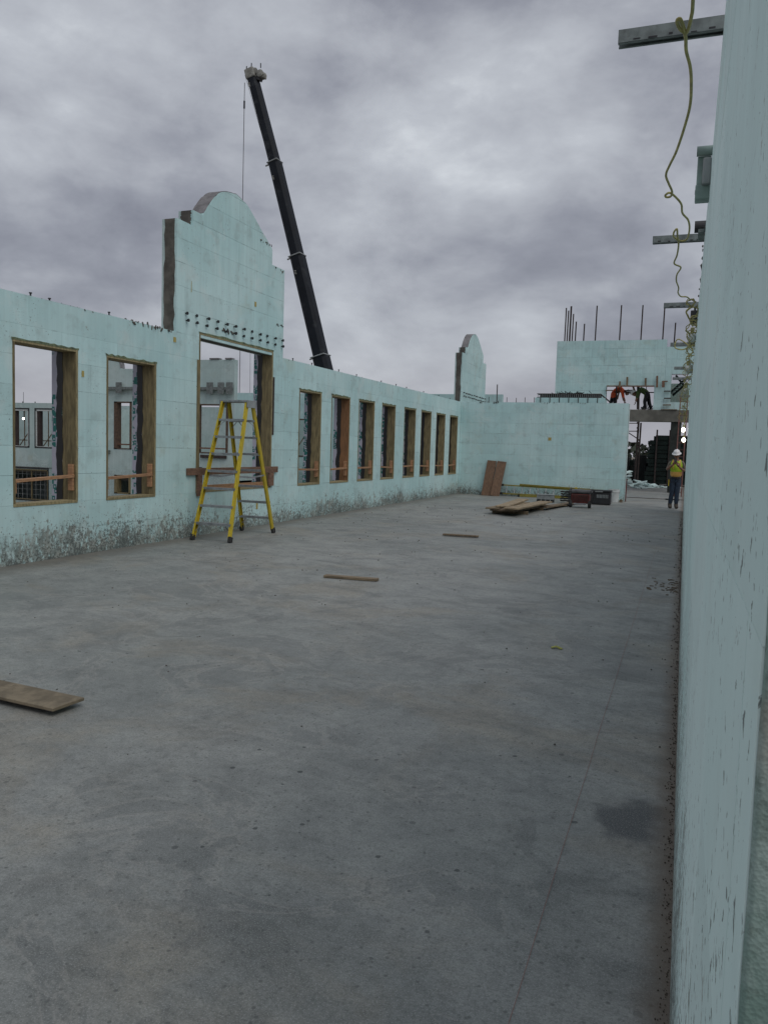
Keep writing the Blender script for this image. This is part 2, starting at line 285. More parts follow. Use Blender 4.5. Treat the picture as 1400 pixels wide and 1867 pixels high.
# ------------------------------------------------------------------ mesh helper
class MB:
    def __init__(s): s.v = []; s.f = []; s.m = []; s.cur = 0
    def face(s, idx): s.f.append(tuple(idx)); s.m.append(s.cur)
    def box(s, a, b):
        x0, y0, z0 = (min(a[i], b[i]) for i in range(3)); x1, y1, z1 = (max(a[i], b[i]) for i in range(3))
        n = len(s.v); s.v += [(x0,y0,z0),(x1,y0,z0),(x1,y1,z0),(x0,y1,z0),(x0,y0,z1),(x1,y0,z1),(x1,y1,z1),(x0,y1,z1)]
        for q in ((3,2,1,0),(4,5,6,7),(0,1,5,4),(1,2,6,5),(2,3,7,6),(3,0,4,7)): s.face([n+i for i in q])
        return s
    def bar(s, p, q, wd, ht, up=(0, 0, 1)):
        p = Vector(p); q = Vector(q); d = (q-p).normalized(); u = Vector(up)
        if abs(d.dot(u)) > .98: u = Vector((0, 1, 0))
        a = d.cross(u).normalized()*wd/2; b = a.cross(d).normalized()*ht/2
        n = len(s.v)
        for c in (p, q):
            for e in (-a-b, a-b, a+b, -a+b): s.v.append(tuple(c+e))
        for k in ((3,2,1,0),(4,5,6,7),(0,1,5,4),(1,2,6,5),(2,3,7,6),(3,0,4,7)): s.face([n+i for i in k])
        return s
    def tube(s, pts, r, n=8, cap=True):
        pts = [Vector(p) for p in pts]; rr = r if isinstance(r, (list, tuple)) else [r]*len(pts)
        base = len(s.v); ref = None
        for i, p in enumerate(pts):
            d = (pts[min(i+1, len(pts)-1)]-pts[max(i-1, 0)])
            d = d.normalized() if d.length > 1e-9 else Vector((0, 0, 1))
            if ref is None: ref = Vector((1, 0, 0)) if abs(d.x) < .9 else Vector((0, 1, 0))
            a = (ref - d*ref.dot(d)); a = a.normalized() if a.length > 1e-6 else d.orthogonal().normalized()
            ref = a; b = d.cross(a)
            for k in range(n):
                t = 2*math.pi*k/n; s.v.append(tuple(p+(a*math.cos(t)+b*math.sin(t))*rr[i]))
        for i in range(len(pts)-1):
            for k in range(n):
                s.face((base+i*n+k, base+i*n+(k+1) % n, base+(i+1)*n+(k+1) % n, base+(i+1)*n+k))
        if cap:
            s.face([base+k for k in range(n)][::-1]); s.face([base+(len(pts)-1)*n+k for k in range(n)])
        return s
    def lathe(s, c, prof, n=20, axis='z'):
        base = len(s.v)
        for (r, h) in prof:
            for k in range(n):
                t = 2*math.pi*k/n; a, b = r*math.cos(t), r*math.sin(t)
                s.v.append((c[0]+a, c[1]+b, c[2]+h) if axis == 'z' else (c[0]+h, c[1]+a, c[2]+b) if axis == 'x' else (c[0]+a, c[1]+h, c[2]+b))
        for i in range(len(prof)-1):
            for k in range(n): s.face((base+i*n+k, base+i*n+(k+1) % n, base+(i+1)*n+(k+1) % n, base+(i+1)*n+k))
        s.face([base+k for k in range(n)][::-1]); s.face([base+(len(prof)-1)*n+k for k in range(n)])
        return s
    def prism(s, poly, f, d0, d1):                    # poly in (u, z); f(u, depth, z) -> world
        n = len(s.v); k = len(poly)
        for d in (d0, d1):
            for (u, z) in poly: s.v.append(tuple(f(u, d, z)))
        s.face(range(n, n+k)); s.face([n+k+i for i in range(k)][::-1])
        for i in range(k): j = (i+1) % k; s.face((n+i, n+k+i, n+k+j, n+j))
        return s
    def ell(s, c, r, n=14, m=9, rot=None):
        base = len(s.v); c = Vector(c)
        for i in range(m+1):
            ph = math.pi*i/m
            for k in range(n):
                t = 2*math.pi*k/n; p = Vector((r[0]*math.sin(ph)*math.cos(t), r[1]*math.sin(ph)*math.sin(t), r[2]*math.cos(ph)))
                if rot: p = rot @ p
                s.v.append(tuple(c+p))
        for i in range(m):
            for k in range(n): s.face((base+i*n+k, base+(i+1)*n+k, base+(i+1)*n+(k+1) % n, base+i*n+(k+1) % n))
        return s
    def build(s, name, mats, parent=None, bevel=0, smooth=False):
        me = bpy.data.meshes.new(name); 
        org = parent_world(parent) if parent else Vector((0, 0, 0))
        me.from_pydata([tuple(Vector(p)-org) for p in s.v], [], s.f); 
        for mm in (mats if isinstance(mats, (list, tuple)) else [mats]): me.materials.append(mm)
        for p, i in zip(me.polygons, s.m): p.material_index = i; p.use_smooth = smooth
        me.validate(); fixnormals(me)
        o = bpy.data.objects.new(name, me); COL.objects.link(o)
        if parent: o.parent = parent
        if bevel:
            b = o.modifiers.new('bevel', 'BEVEL'); b.width = bevel; b.segments = 2; b.limit_method = 'ANGLE'; b.angle_limit = .7
        return o
import bmesh
def fixnormals(me):
    bm = bmesh.new(); bm.from_mesh(me); bmesh.ops.recalc_face_normals(bm, faces=bm.faces); bm.to_mesh(me); bm.free()
def parent_world(o):
    v = Vector((0, 0, 0))
    while o: v += o.location; o = o.parent
    return v
def tag(o, label, cat=None, group=None, kind=None):
    if label: o['label'] = label
    if cat: o['category'] = cat
    if group: o['group'] = group
    if kind: o['kind'] = kind
    return o
def thing(name, loc, label, cat, group=None):
    o = bpy.data.objects.new(name, None); COL.objects.link(o); o.location = loc; o.empty_display_size = .2
    return tag(o, label, cat, group)
def sid(mb, name, m, parent, **k): return mb.build(name, m, parent, **k)
def struct(o): o['kind'] = 'structure'; return o
def spline(pts, sub=6):
    P = [Vector(p) for p in pts]; P = [P[0]*2-P[1]]+P+[P[-1]*2-P[-2]]; r = []
    for i in range(1, len(P)-2):
        for k in range(sub):
            t = k/sub; a, b, c, d = P[i-1:i+3]
            r.append(.5*((2*b)+(c-a)*t+(2*a-5*b+4*c-d)*t*t+(3*b-a-3*c+d)*t**3))
    r.append(P[-2]); return r
def pxY(x, y, Yv):                                   # measuring aid: the place at depth Yv on the sight line through a pixel
    d = Fv*FPX + Rv*(x-700) - Uv*(y-933.5); return EYE + d*(Yv/d.y)
def pxZ(x, y, zv=0):
    d = Fv*FPX + Rv*(x-700) - Uv*(y-933.5); return EYE + d*((zv-1.75)/d.z)

# ------------------------------------------------------------------ ground and slab
LX, LY, HW = -8.451, 31.295, 3.66      # left wall face, cross wall face, wall height
g = MB(); n = 24
for i in range(n+1):
    for j in range(n+1):
        s = lambda t: math.copysign(abs(t)**2.2, t)*2500
        g.v.append((s(i/n*2-1), s(j/n*2-1)+20, -4.2))
for i in range(n):
    for j in range(n): a = i*(n+1)+j; g.face((a, a+n+1, a+n+2, a+1))
struct(sid(g, 'ground', M['dirt'], None))
struct(sid(MB().box((-8.84, -8, -.3), (14, 55, 0)), 'floor', M['slab'], None))
c = MB(); px = [(-.405+random.uniform(-.002, .002), y*1.0) for y in [-2+.5*i for i in range(38)]]
for (x, y) in px: c.v += [(x-.0009, y, .004), (x+.0009, y, .004)]
for i in range(len(px)-1): c.face((2*i, 2*i+1, 2*i+3, 2*i+2))
struct(sid(c, 'chalk_line', M['cordred'], None))

# ------------------------------------------------------------------ foam block walls
def sub_rect(r, holes):
    rs = [r]
    for (a, b, c, d) in holes:
        nx = []
        for (u0, u1, z0, z1) in rs:
            if a >= u1 or b <= u0 or c >= z1 or d <= z0: nx.append((u0, u1, z0, z1)); continue
            if a > u0: nx.append((u0, a, z0, z1))
            if b < u1: nx.append((b, u1, z0, z1))
            m0, m1 = max(a, u0), min(b, u1)
            if c > z0: nx.append((m0, m1, z0, c))
            if d < z1: nx.append((m0, m1, d, z1))
        rs = nx
    return [r for r in rs if r[1]-r[0] > .004 and r[3]-r[2] > .004]
def clip_poly(poly, r):
    u0, u1, z0, z1 = r
    def cut(P, ins, inter):
        o = []
        for i in range(len(P)):
            a, b = P[i-1], P[i]
            if ins(b):
                if not ins(a): o.append(inter(a, b))
                o.append(b)
            elif ins(a): o.append(inter(a, b))
        return o
    def iu(k): return lambda a, b: (k, a[1]+(b[1]-a[1])*(k-a[0])/(b[0]-a[0]))
    def iz(k): return lambda a, b: (a[0]+(b[0]-a[0])*(k-a[1])/(b[1]-a[1]), k)
    for ins, it in ((lambda p: p[0] >= u0, iu(u0)), (lambda p: p[0] <= u1, iu(u1)), (lambda p: p[1] >= z0, iz(z0)), (lambda p: p[1] <= z1, iz(z1))):
        if not poly: return []
        poly = cut(poly, ins, it)
    o = []
    for p in poly:
        if not o or abs(p[0]-o[-1][0])+abs(p[1]-o[-1][1]) > 1e-5: o.append(p)
    if len(o) > 1 and abs(o[0][0]-o[-1][0])+abs(o[0][1]-o[-1][1]) < 1e-5: o.pop()
    ar = sum(o[i-1][0]*o[i][1]-o[i][0]*o[i-1][1] for i in range(len(o)))
    return o if len(o) > 2 and abs(ar) > .002 else []
def blocks(root, f, u0, u1, z0, z1, holes, m, gap=.0022, poly=None, th=.0635, proud=.0018, off=0, bh=BH, bl=BL):
    row = 0; z = z0
    while z < z1-.02:
        zt = min(z+bh, z1); u = u0-((row*.5+off) % 1)*bl
        while u < u1-.01:
            a, b = max(u, u0), min(u+bl, u1); u += bl
            if b-a < .02: continue
            gg = gap*random.choice((.25, .3, .4, .5, .8, 1.2, 2.4)); r = (a+gg/2, b-gap/2, z+gg/2, zt-gap/2 if zt < z1-.01 else zt)
            mb = MB(); d = random.uniform(0, proud)
            if poly:
                for q in sub_rect(r, holes):
                    pp = clip_poly(poly, q)
                    if pp: mb.prism(pp, f, d, th)
            else:
                for q in sub_rect(r, holes): mb.prism([(q[0], q[2]), (q[1], q[2]), (q[1], q[3]), (q[0], q[3])], f, d, th)
            if mb.f: mb.build('foam_block', m, root)
        z = zt; row += 1
def slab_panel(root, name, f, u0, u1, z0, z1, holes, m, d0, d1):
    us = sorted({u0, u1, *[h for H in holes for h in H[:2] if u0 < h < u1]}); mb = MB()
    for a, b in zip(us, us[1:]):
        zs = z0
        for H in sorted([H for H in holes if H[0] < b-1e-6 and H[1] > a+1e-6], key=lambda H: H[2]):
            if H[2] > zs: mb.prism([(a, zs), (b, zs), (b, H[2]), (a, H[2])], f, d0, d1)
            zs = max(zs, H[3])
        if zs < z1: mb.prism([(a, zs), (b, zs), (b, z1), (a, z1)], f, d0, d1)
    return mb.build(name, m, root)
def gable_poly(c, base=HW, k=1.0, rough=0.0):
    P = [(c-1.98, base), (c-1.98, 5.6), (c-1.5, 5.6), (c-1.5, 5.87), (c-1.19, 5.872)]
    T = [(-1.16, 5.90), (-1.01, 6.08), (-.86, 6.24), (-.66, 6.40), (-.46, 6.50), (-.21, 6.558), (.04, 6.565), (.29, 6.51), (.54, 6.41), (.79, 6.265), (1.04, 6.11), (1.29, 5.965), (1.43, 5.89)]
    P += [(c+p.x, p.y+random.uniform(-rough, rough)) for p in spline([(a, b_, 0) for a, b_ in T], 3)]
    P += [(c+1.45, 5.87), (c+1.45, 5.56), (c+2.02, 5.56), (c+2.02, base)]
    return P
def gable(root, f, c, rough):
    P = gable_poly(c, rough=rough)
    blocks(root, f, c-1.98, c+2.02, HW, 6.7, [], M['foam'], poly=P, off=.3)
    Q = [(u*.999+c*.001, min(z, 6.6)-.004) for u, z in P]; Q[0] = (Q[0][0], HW); Q[-1] = (Q[-1][0], HW)
    MB().prism(Q, f, .0655, .245).build('concrete_core', M['core'], root)
    MB().prism(P, f, .247, .308).build('outer_foam', M['foam_grey'], root)
    for (u, z0, z1) in ((c-1.98, HW+.02, 5.6), (c-1.5, 5.6, 5.87)):             # ragged concrete that bled over the foam ends
        mb = MB(); k = 14; L = []
        for i in range(k+1):
            z = z0+(z1-z0)*i/k; L.append((.050+random.uniform(-.02, .016), .252+random.uniform(-.012, .02), z))
        for (a, b, z) in L: mb.v += [tuple(f(u-.006, a, z)), tuple(f(u-.006, b, z)), tuple(f(u+.01, a, z)), tuple(f(u+.01, b, z))]
        for i in range(k):
            o = 4*i; mb.face((o, o+1, o+5, o+4)); mb.face((o, o+4, o+6, o+2)); mb.face((o+1, o+3, o+7, o+5))
        mb.build('concrete_bleed', M['core'], root)
    arc = [p for p in P[5:-4]]
    for i in range(0, 17, 4):                                                   # boards closing the top of the arch
        seg = arc[i:i+5]
        q = seg+[(u, z+.014) for u, z in seg[::-1]]
        MB().prism(q, f, .012+random.uniform(-.008, .008), .300).build('arch_board', M['cap'], root)
    for i in range(12):
        for zz in (3.90, 4.03):
            u = c-1.70+i*.33+random.uniform(-.02, .02); ln = random.uniform(.035, .075); zz += random.uniform(-.008, .008)
            a = f(u, .01, zz); b = f(u, -ln, zz+random.uniform(-.01, .01)); d = (b-a)
            MB().tube([a, b], .015, 6).tube([a+d*.6, b], .028, 8).build('anchor_bolt', M['black'], root)

fl = lambda u, d, z: Vector((LX-d, u, z))
WIN = [(8.405, 9.635), (10.27, 11.515), (16.93, 18.14), (18.76, 19.95), (20.58, 21.77), (22.40, 23.56), (24.42, 25.57), (26.19, 27.33), (27.97, 29.10), (29.74, 30.85)]
BIG = (12.80, 15.62, .80, 3.755)
holes = [(a, b, .79, 3.05) for a, b in WIN]+[(BIG[0], BIG[1], BIG[2], HW+.2)]
lw = thing('foam_block_wall', (LX, 17, 0), 'long pale aqua foam block wall with ten tall windows, a big opening and an arched gable', 'wall')
blocks(lw, fl, 2.6, LY, 0, HW, holes, M['foam'])
slab_panel(lw, 'concrete_core', fl, 2.6, LY+.3, 0, HW-.012, holes, M['core'], .066, .245)
slab_panel(lw, 'outer_foam', fl, 2.6, LY+.3, -4.2, HW-.006, holes, M['foam_grey'], .247, .375)
# lintel strip over the big opening belongs to the gable courses
gable(lw, fl, 14.06, .012)
MB().prism([(BIG[0]-.001, BIG[3]), (BIG[1]+.001, BIG[3]), (BIG[1]+.001, HW+.205), (BIG[0]-.001, HW+.205)], fl, -.0015, .3).build('lintel', M['foam'], lw)
def jag(a0, a1, z0, z1, y, th, k=26, amp=.014):
    mb = MB(); L = []; w1 = random.uniform(0, 9)
    for i in range(k+1):
        z = z0+(z1-z0)*i/k; nz = mnoise.noise((w1, z*4, 0))*amp*1.6
        L.append((a0+nz+random.uniform(-amp, amp)*.5, a1+nz+random.uniform(-amp, amp)*.8, z))
    for (a, b, z) in L: mb.v += [tuple(fl(y, a, z)), tuple(fl(y, b, z)), tuple(fl(y+th, a, z)), tuple(fl(y+th, b, z))]
    for i in range(k):
        o = 4*i
        for q in ((0, 1, 5, 4), (2, 6, 7, 3), (0, 4, 6, 2), (1, 3, 7, 5)): mb.face([o+x for x in q])
    mb.face((0, 2, 3, 1)); o = 4*k; mb.face((o, o+1, o+3, o+2))
    return mb
def opening(y0, y1, z0, z1, wood, rail=True, label=None):
    t = .042; p = -.006
    head = MB().prism([(y0, z1-t), (y1, z1-t), (y1, z1), (y0, z1)], fl, p, .235).build('window_buck', M['buck_edge'], lw, bevel=.003)
    if label: head['label'] = label
    MB().prism([(y1-t, z0+t), (y1, z0+t), (y1, z1-t), (y1-t, z1-t)], fl, p+.004, .245).build('jamb', wood, head, bevel=.002)
    MB().prism([(y0, z0+t), (y0+t, z0+t), (y0+t, z1-t), (y0, z1-t)], fl, p+.003, .235).build('jamb', M['buck'], head, bevel=.002)
    MB().prism([(y1-.04, z0+.03), (y1+.001, z0+.03), (y1+.001, z1-.01), (y1-.04, z1-.01)], fl, p-.003, p+.003).build('trim_strip', M['buck_edge'], head)
    MB().prism([(y0, z0), (y1, z0), (y1, z0+t), (y0, z0+t)], fl, p-.002, .235).build('sill', M['buck_edge'], head, bevel=.003)
    jag(.235, .345, z0+.03, z1-.03, y1-t-.006, .005).build('membrane_strip', M['membrane'], head)
    jag(.235, .335, z0+.03, z1-.03, y0+t+.002, .005).build('membrane_strip', M['membrane'], head)
    MB().prism([(y1-t-.002, z0), (y1-.001, z0), (y1-.001, z1), (y1-t-.002, z1)], fl, .247, .438).build('house_wrap', M['wrap'], head)
    MB().prism([(y0+.001, z0), (y0+t-.004, z0), (y0+t-.004, z1), (y0+.001, z1)], fl, .247, .438).build('house_wrap', M['wrap'], head)
    MB().prism([(y0, z1-.03), (y1, z1-.03), (y1, z1), (y0, z1)], fl, .237, .376).build('head_membrane', M['membrane'], head)
    # sealing tape curling over the head and down the side
    k = 18; mb = MB()
    for i in range(k+1):
        u = y0-.02+(y1-y0+.04)*i/k; a = z1-.012+random.uniform(-.004, .004); b = z1+random.uniform(.004, .03)
        mb.v += [tuple(fl(u, -.010, a)), tuple(fl(u, -.008, b)), tuple(fl(u, 0, a)), tuple(fl(u, 0, b))]
    for i in range(k):
        o = 4*i
        for q in ((0, 4, 5, 1), (0, 2, 6, 4), (1, 5, 7, 3)): mb.face([o+x for x in q])
    mb.build('sealing_tape', M['sealtape'], head)
    if rail:
        zr = 1.155+random.uniform(-.012, .012); tl = random.uniform(-.02, .025)
        MB().bar(fl(y0+.04, .055, zr-tl), fl(y1-.044, .055, zr+tl), .085, .042).build('guard_rail', M['lumber'], head, bevel=.003)
        MB().prism([(y1-t-.04, zr-.19), (y1-t-.001, zr-.19), (y1-t-.001, zr+.20), (y1-t-.04, zr+.20)], fl, .022, .108).build('rail_block', M['lumber'], head, bevel=.003)
        MB().prism([(y0+t+.001, zr-.19), (y0+t+.04, zr-.19), (y0+t+.04, zr-.024), (y0+t+.001, zr-.024)], fl, .020, .108).build('rail_block', M['lumber'], head, bevel=.003)
    return head
M['sealtape'] = mat('green_black_sealing_tape', rough=.8, fn=mottle((.13, .16, .09), .5, 14, (1, 1, 1), .002, (.03, .035, .03)))
for i, (a, b) in enumerate(WIN):
    opening(a, b, .79, 3.05, M['orange_buck'] if i == 3 else M['buck'], True)
opening(BIG[0], BIG[1], BIG[2], BIG[3], M['buck'], False)
# red-brown guard boards across the big opening
MB().bar(fl(12.42, -.028, 1.20), fl(15.86, -.028, 1.195), .05, .13).build('guard_board', M['redwood'], lw, bevel=.004)
MB().prism([(12.74, .74), (12.88, .74), (12.88, 1.133), (12.74, 1.133)], fl, -.052, -.010).build('guard_board', M['redwood'], lw, bevel=.004)
MB().prism([(15.48, .84), (15.68, .84), (15.68, 1.128), (15.48, 1.128)], fl, -.052, -.010).build('guard_board', M['redwood'], lw, bevel=.004)
MB().prism([(12.9, .845), (15.56, .845), (15.56, .93), (12.9, .93)], fl, .06, .10).build('guard_board', M['lumber'], lw, bevel=.004)
MB().prism([(15.64, 1.95), (15.70, 1.95), (15.70, 3.2), (15.64, 3.2)], fl, -.012, -.001).build('steel_strip', M['rust'], lw)
MB().prism([(12.735, .8), (12.795, .8), (12.795, 3.25), (12.735, 3.25)], fl, -.012, -.001).build('steel_strip', M['buck'], lw)
for (u, z, sx, sz) in ((12.0, 3.47, .075, .09), (14.79, 4.56, .07, .10), (15.0, .36, .07, .16), (12.52, 4.42, .012, .2), (9.72, 2.66, .05, .09)):
    MB().prism([(u, z), (u+sx, z+.004), (u+sx-.004, z+sz), (u+.003, z+sz)], fl, -.006, -.0005).build('yellow_tag', M['tag'], lw)
for (u, z) in ((9.1, HW), (10.35, HW), (8.75, HW), (17.6, HW), (19.2, HW), (20.4, HW), (22.3, HW), (23.6, HW), (24.6, HW), (26.4, HW), (28.2, HW), (29.7, HW), (16.6, HW)):
    h = random.uniform(.02, .045); MB().tube([fl(u, .02, z-.01), fl(u, .02, z+h)], .012, 6).tube([fl(u, .02, z+h), fl(u, .02, z+h+.014)], .022, 6).build('tie_stub', M['black'], lw)
def chips(root, f, L, m):                                   # concrete crumbs and torn foam on the wall tops
    mb = MB()
    for (u0, u1, z, n, s) in L:
        for i in range(n):
            u = random.uniform(u0, u1); d = random.uniform(-.012, .03); r = random.uniform(.3, 1)*s
            p = f(u, d, z+random.uniform(-.6, .12)*s); R = Matrix.Rotation(random.uniform(0, 3), 3, 'X')
            mb.ell(p, (r*.35, r*random.uniform(.5, 1.3), r*.35), 6, 4, R)
    o = mb.build('concrete_crumbs', m, root); o['kind'] = 'stuff'; return o
chips(lw, fl, [(10.6, 12.0, HW, 34, .055), (9.5, 10.6, HW, 12, .03), (8.5, 9.5, HW, 8, .025), (16.3, 31, HW, 40, .028), (15.55, 16.08, 5.53, 14, .05), (13.6, 14.1, 3.93, 26, .06), (15.75, 16.05, 4.35, 14, .05), (15.0, 15.5, 5.95, 10, .05)], M['core'])

# gable wall beyond the cross wall
gw = thing('gable_wall', (LX, 33.2, 0), 'farther arched foam gable rising behind the cross wall', 'wall')
slab_panel(gw, 'wall_panel', fl, LY+.31, 44, 0, HW, [], M['foam_far'], .002, .3)
gable(gw, fl, 33.25, .006)
chips(gw, fl, [(33.2, 35.2, 3.72, 30, .09), (31.4, 35.1, 5.62, 10, .04)], M['core'])

# ------------------------------------------------------------------ cross wall
fc = lambda u, d, z: Vector((u, LY+d, z))
cw = thing('cross_wall', (-5.2, LY, 0), 'plain foam block wall closing the far end of the room', 'wall')
blocks(cw, fc, LX+.002, -2.035, 0, HW, [], M['foam'], off=.2)
slab_panel(cw, 'concrete_core', fc, LX+.002, -2.05, 0, HW-.01, [], M['core'], .066, .245)
slab_panel(cw, 'outer_foam', fc, LX+.002, -2.035, 0, HW, [], M['foam'], .247, .308)
MB().prism([(-2.033, 0.01), (-2.012, .01), (-2.012, HW-.02), (-2.033, HW-.02)], fc, .004, .30).build('end_board', M['foam_grey'], cw)
for x in (-7.37, -7.05, -6.65, -6.28, -5.94, -5.58):
    h = .70 if x == -7.05 else random.uniform(.17, .22)
    MB().tube([(x, LY+.15, HW-.05), (x+random.uniform(-.006, .006), LY+.15, HW+h)], .012 if h < .5 else .02, 6).build('rebar', M['rust'], cw)
MB().prism([(-4.95, 2.21), (-4.83, 2.21), (-4.83, 2.33), (-4.95, 2.33)], fc, -.006, -.0005).build('yellow_tag', M['tag'], cw)
chips(cw, fc, [(-7.7, -6.9, HW, 22, .07), (-5.3, -3.0, HW, 34, .04)], M['core'])
# floor deck edge stored on the wall behind
dk = thing('deck_rack', (-4.1, 32.2, HW), 'dark ribbed steel deck edge lying above the cross wall', 'deck')
MB().box((-5.6, 31.75, HW-.02), (-2.95, 32.6, 3.88)).build('foam_bed', M['foam_far'], dk)
mb = MB().box((-5.55, 31.85, 3.885), (-3.12, 32.5, 3.91)).box((-5.55, 31.85, 4.02), (-3.12, 32.5, 4.05)).box((-5.5, 32.3, 3.91), (-3.14, 32.34, 4.02))
mb.bar((-3.14, 31.9, 4.03), (-2.8, 31.9, 3.76), .06, .05).bar((-3.14, 32.3, 4.03), (-2.8, 32.3, 3.76), .06, .05)
mb.build('deck_sheet', M['rust'], dk)
for i in range(33):
    x = -5.52+i*.0735
    MB().box((x, 31.84, 3.91), (x+.016, 31.87, 4.02)).build('rib', M['greyplastic'], dk)
for i in range(7):
    x = -5.4+i*.36; MB().box((x, 31.73, HW+.01), (x+.025, 31.748, 3.88)).build('strap', M['rust'], dk)
mb = MB()
for i in range(46):
    p = Vector((random.gauss(-4.15, .28), random.uniform(31.9, 32.4), 4.06)); q = p+Vector((random.uniform(-.2, .2), random.uniform(-.1, .1), random.uniform(.0, .10)))
    mb.tube([p, q], .01, 4)
mb.build('offcut_tangle', M['darkgreen'], dk)['kind'] = 'stuff'

# ------------------------------------------------------------------ right wall beside the camera
RX = .055
fr = lambda u, d, z: Vector((RX+d, u, z))
rw = thing('near_foam_wall', (RX, 14, 0), 'pale scraped foam wall running beside the camera along the right', 'wall')
blocks(rw, fr, .577, 27.4, 0, HW, [], M['foam_near'], gap=.0008, proud=.0006, off=.4)
slab_panel(rw, 'concrete_core', fr, .60, 27.4, 0, HW-.01, [], M['core'], .066, .245)
slab_panel(rw, 'outer_foam', fr, .58, 27.4, 0, HW, [], M['foam_near'], .247, .308)
mb = MB(); nu, nz = 26, 300                                   # torn foam at the near end of the wall
for j in range(nz+1):
    z = HW*j/nz
    for i in range(nu+1):
        d = .0015+.062*i/nu; e = mnoise.noise((d*60, z*60, 1))*.5+mnoise.noise((d*18, z*18, 5))
        y =   .575-.002-.0011*e if 0 < i < nu else .577
        mb.v.append(tuple(fr(y, d + (mnoise.noise((z*9, 3, 1))*.0012 if i == 0 else 0), z)))
for j in range(nz):
    for i in range(nu): a = j*(nu+1)+i; mb.face((a, a+1, a+nu+2, a+nu+1))
mb.build('torn_edge', M['foam_cut'], rw, smooth=True)
chips(rw, fr, [(6.5, 27, HW, 60, .035), (7.7, 9.2, HW, 16, .03)], M['core'])

def on_top(px, py, z=3.66):                                   # where a sight line reaches the height of the wall top
    d = Fv*FPX + Rv*(px-700) - Uv*(py-933.5); return EYE + d*((z-1.75)/d.z)
steel_lab = ['galvanised steel stud laid across the wall top nearest the camera', 'second steel stud across the wall top, beside the black pipe end', 'third steel stud across the wall top, holding a knot of yellow cord',
             'fourth steel stud across the wall top, dangling a yellow cord loop', 'fifth steel stud across the wall top, just above the tangle', 'sixth steel stud across the wall top, deep in the yellow tangle', 'farthest steel stud across the wall top, above the lit bulbs']
studs = []
for i, (tx, ty, ry) in enumerate([(1128, 72, 40), (1190, 438, 430), (1210, 557, 553), (1222, 628, 627), (1229, 671, 671), (1226, 690, 690), (1238, 722, 722)]):
    T = on_top(tx, ty, 3.69); y = T.y
    r = thing('steel_stud', (0, y, 3.69), steel_lab[i], 'steel stud', 'steel studs across the right wall top')
    x0, x1 = T.x, .32; w2, h2, t = .03, .027, .004
    m_ = MB().box((x0, y-w2, 3.663), (x1, y-w2+t, 3.663+2*h2)).box((x0, y+w2-t, 3.663), (x1, y+w2, 3.663+2*h2)).box((x0, y-w2, 3.663+2*h2), (x1, y+w2, 3.663+2*h2+t))
    m_.box((x0, y-w2+t, 3.659), (x1, y-w2+.016, 3.663)).box((x0, y+w2-.016, 3.659), (x1, y+w2-t, 3.663))
    m_.build('channel', M['steel'], r)
    for k in range(5 if i < 3 else 0):
        xx = x0+.03+k*.085+random.uniform(0, .04); zs = random.uniform(3.664, 3.67); MB().box((xx, y-w2-.0015, zs), (xx+random.uniform(.015, .05), y-w2-.0005, zs+random.uniform(.004, .010))).build('slot', M['black'], r)
    studs.append((x0, y))
# pipe clamp and pipe stub on the wall top
p0 = pxY(1284, 320, 5.55)
r = thing('pipe_bracket', (0, 5.55, 3.5), 'grey green plastic bracket with a short tube on the wall', 'bracket')
z0 = p0.z
MB().tube([(-.035, 5.5, z0+.135), (.2, 5.5, z0+.135)], .030, 14).build('tube', M['greengrey'], r, smooth=True)
MB().box((-.028, 5.53, z0-.06), (.052, 5.60, z0+.115)).build('plate', M['greengrey'], r, bevel=.005)
MB().box((.005, 5.46, z0-.075), (.053, 5.528, z0+.085)).build('cover', M['greyplastic'], r, bevel=.008)
MB().box((-.032, 5.50, z0-.155), (.052, 5.60, z0-.065)).build('plate', M['greengrey'], r, bevel=.006)
MB().tube([(-.034, 5.54, z0-.1), (-.026, 5.54, z0-.1)], .014, 8).build('screw', M['steel'], r)
P = pxY(1276, 413, 7.35)
r = thing('pipe_stub', (0, 7.35, P.z), 'short black pipe end poking over the wall top', 'pipe')
MB().lathe((-.03, 7.35, P.z+.0), [(.048, 0), (.048, .26), (.040, .26), (.040, .02)], 18, 'x').build('pipe', M['black'], r, smooth=False)
MB().box((.0, 7.22, P.z-.075), (.05, 7.5, P.z-.05)).build('strap', M['steel'], r)

# ------------------------------------------------------------------ yellow string-light cord
def cordp(x, y): return pxY(x, y, 1.87*FPX/(838-y))
sl = thing('string_light_cord', (-.1, 12, 3.6), 'yellow string light cord looped over the steel studs with two lit bulbs', 'light cord')
raw = [(1275, -420), (1268, -150), (1263, 0), (1260, 30), (1252, 58), (1240, 52), (1234, 38), (1240, 34), (1247, 52), (1250, 70), (1251, 92), (1258, 120), (1260, 150), (1258, 190), (1248, 230), (1233, 275), (1221, 300), (1214, 318), (1219, 334), (1225, 348),
       (1223, 357), (1215, 359), (1213, 355), (1221, 351), (1232, 359), (1242, 372), (1244, 388), (1254, 400), (1257, 415), (1254, 432), (1248, 438), (1238, 438), (1229, 432), (1228, 424), (1234, 417), (1235, 430), (1237, 445), (1234, 465), (1229, 480), (1241, 487), (1234, 500), (1233, 512), (1237, 524), (1236, 533), (1241, 540), (1252, 541), (1259, 547)]
pts = spline([cordp(*p) for p in raw], 6)
rads = [.0062 if p.y < 4.6 else .0055 for p in pts]
MB().tube(pts, [.0072]*len(pts), 7).build('cord', M['cord'], sl, smooth=True)
def coil(c, r, turns, seed):
    rd = random.Random(seed); L = []
    for i in range(int(turns*9)):
        t = i*2*math.pi/9; L.append(Vector(c)+Vector((math.cos(t)*r*rd.uniform(.6, 1.2), rd.uniform(-.05, .05), math.sin(t)*r*rd.uniform(.6, 1.2))))
    return spline(L, 4)
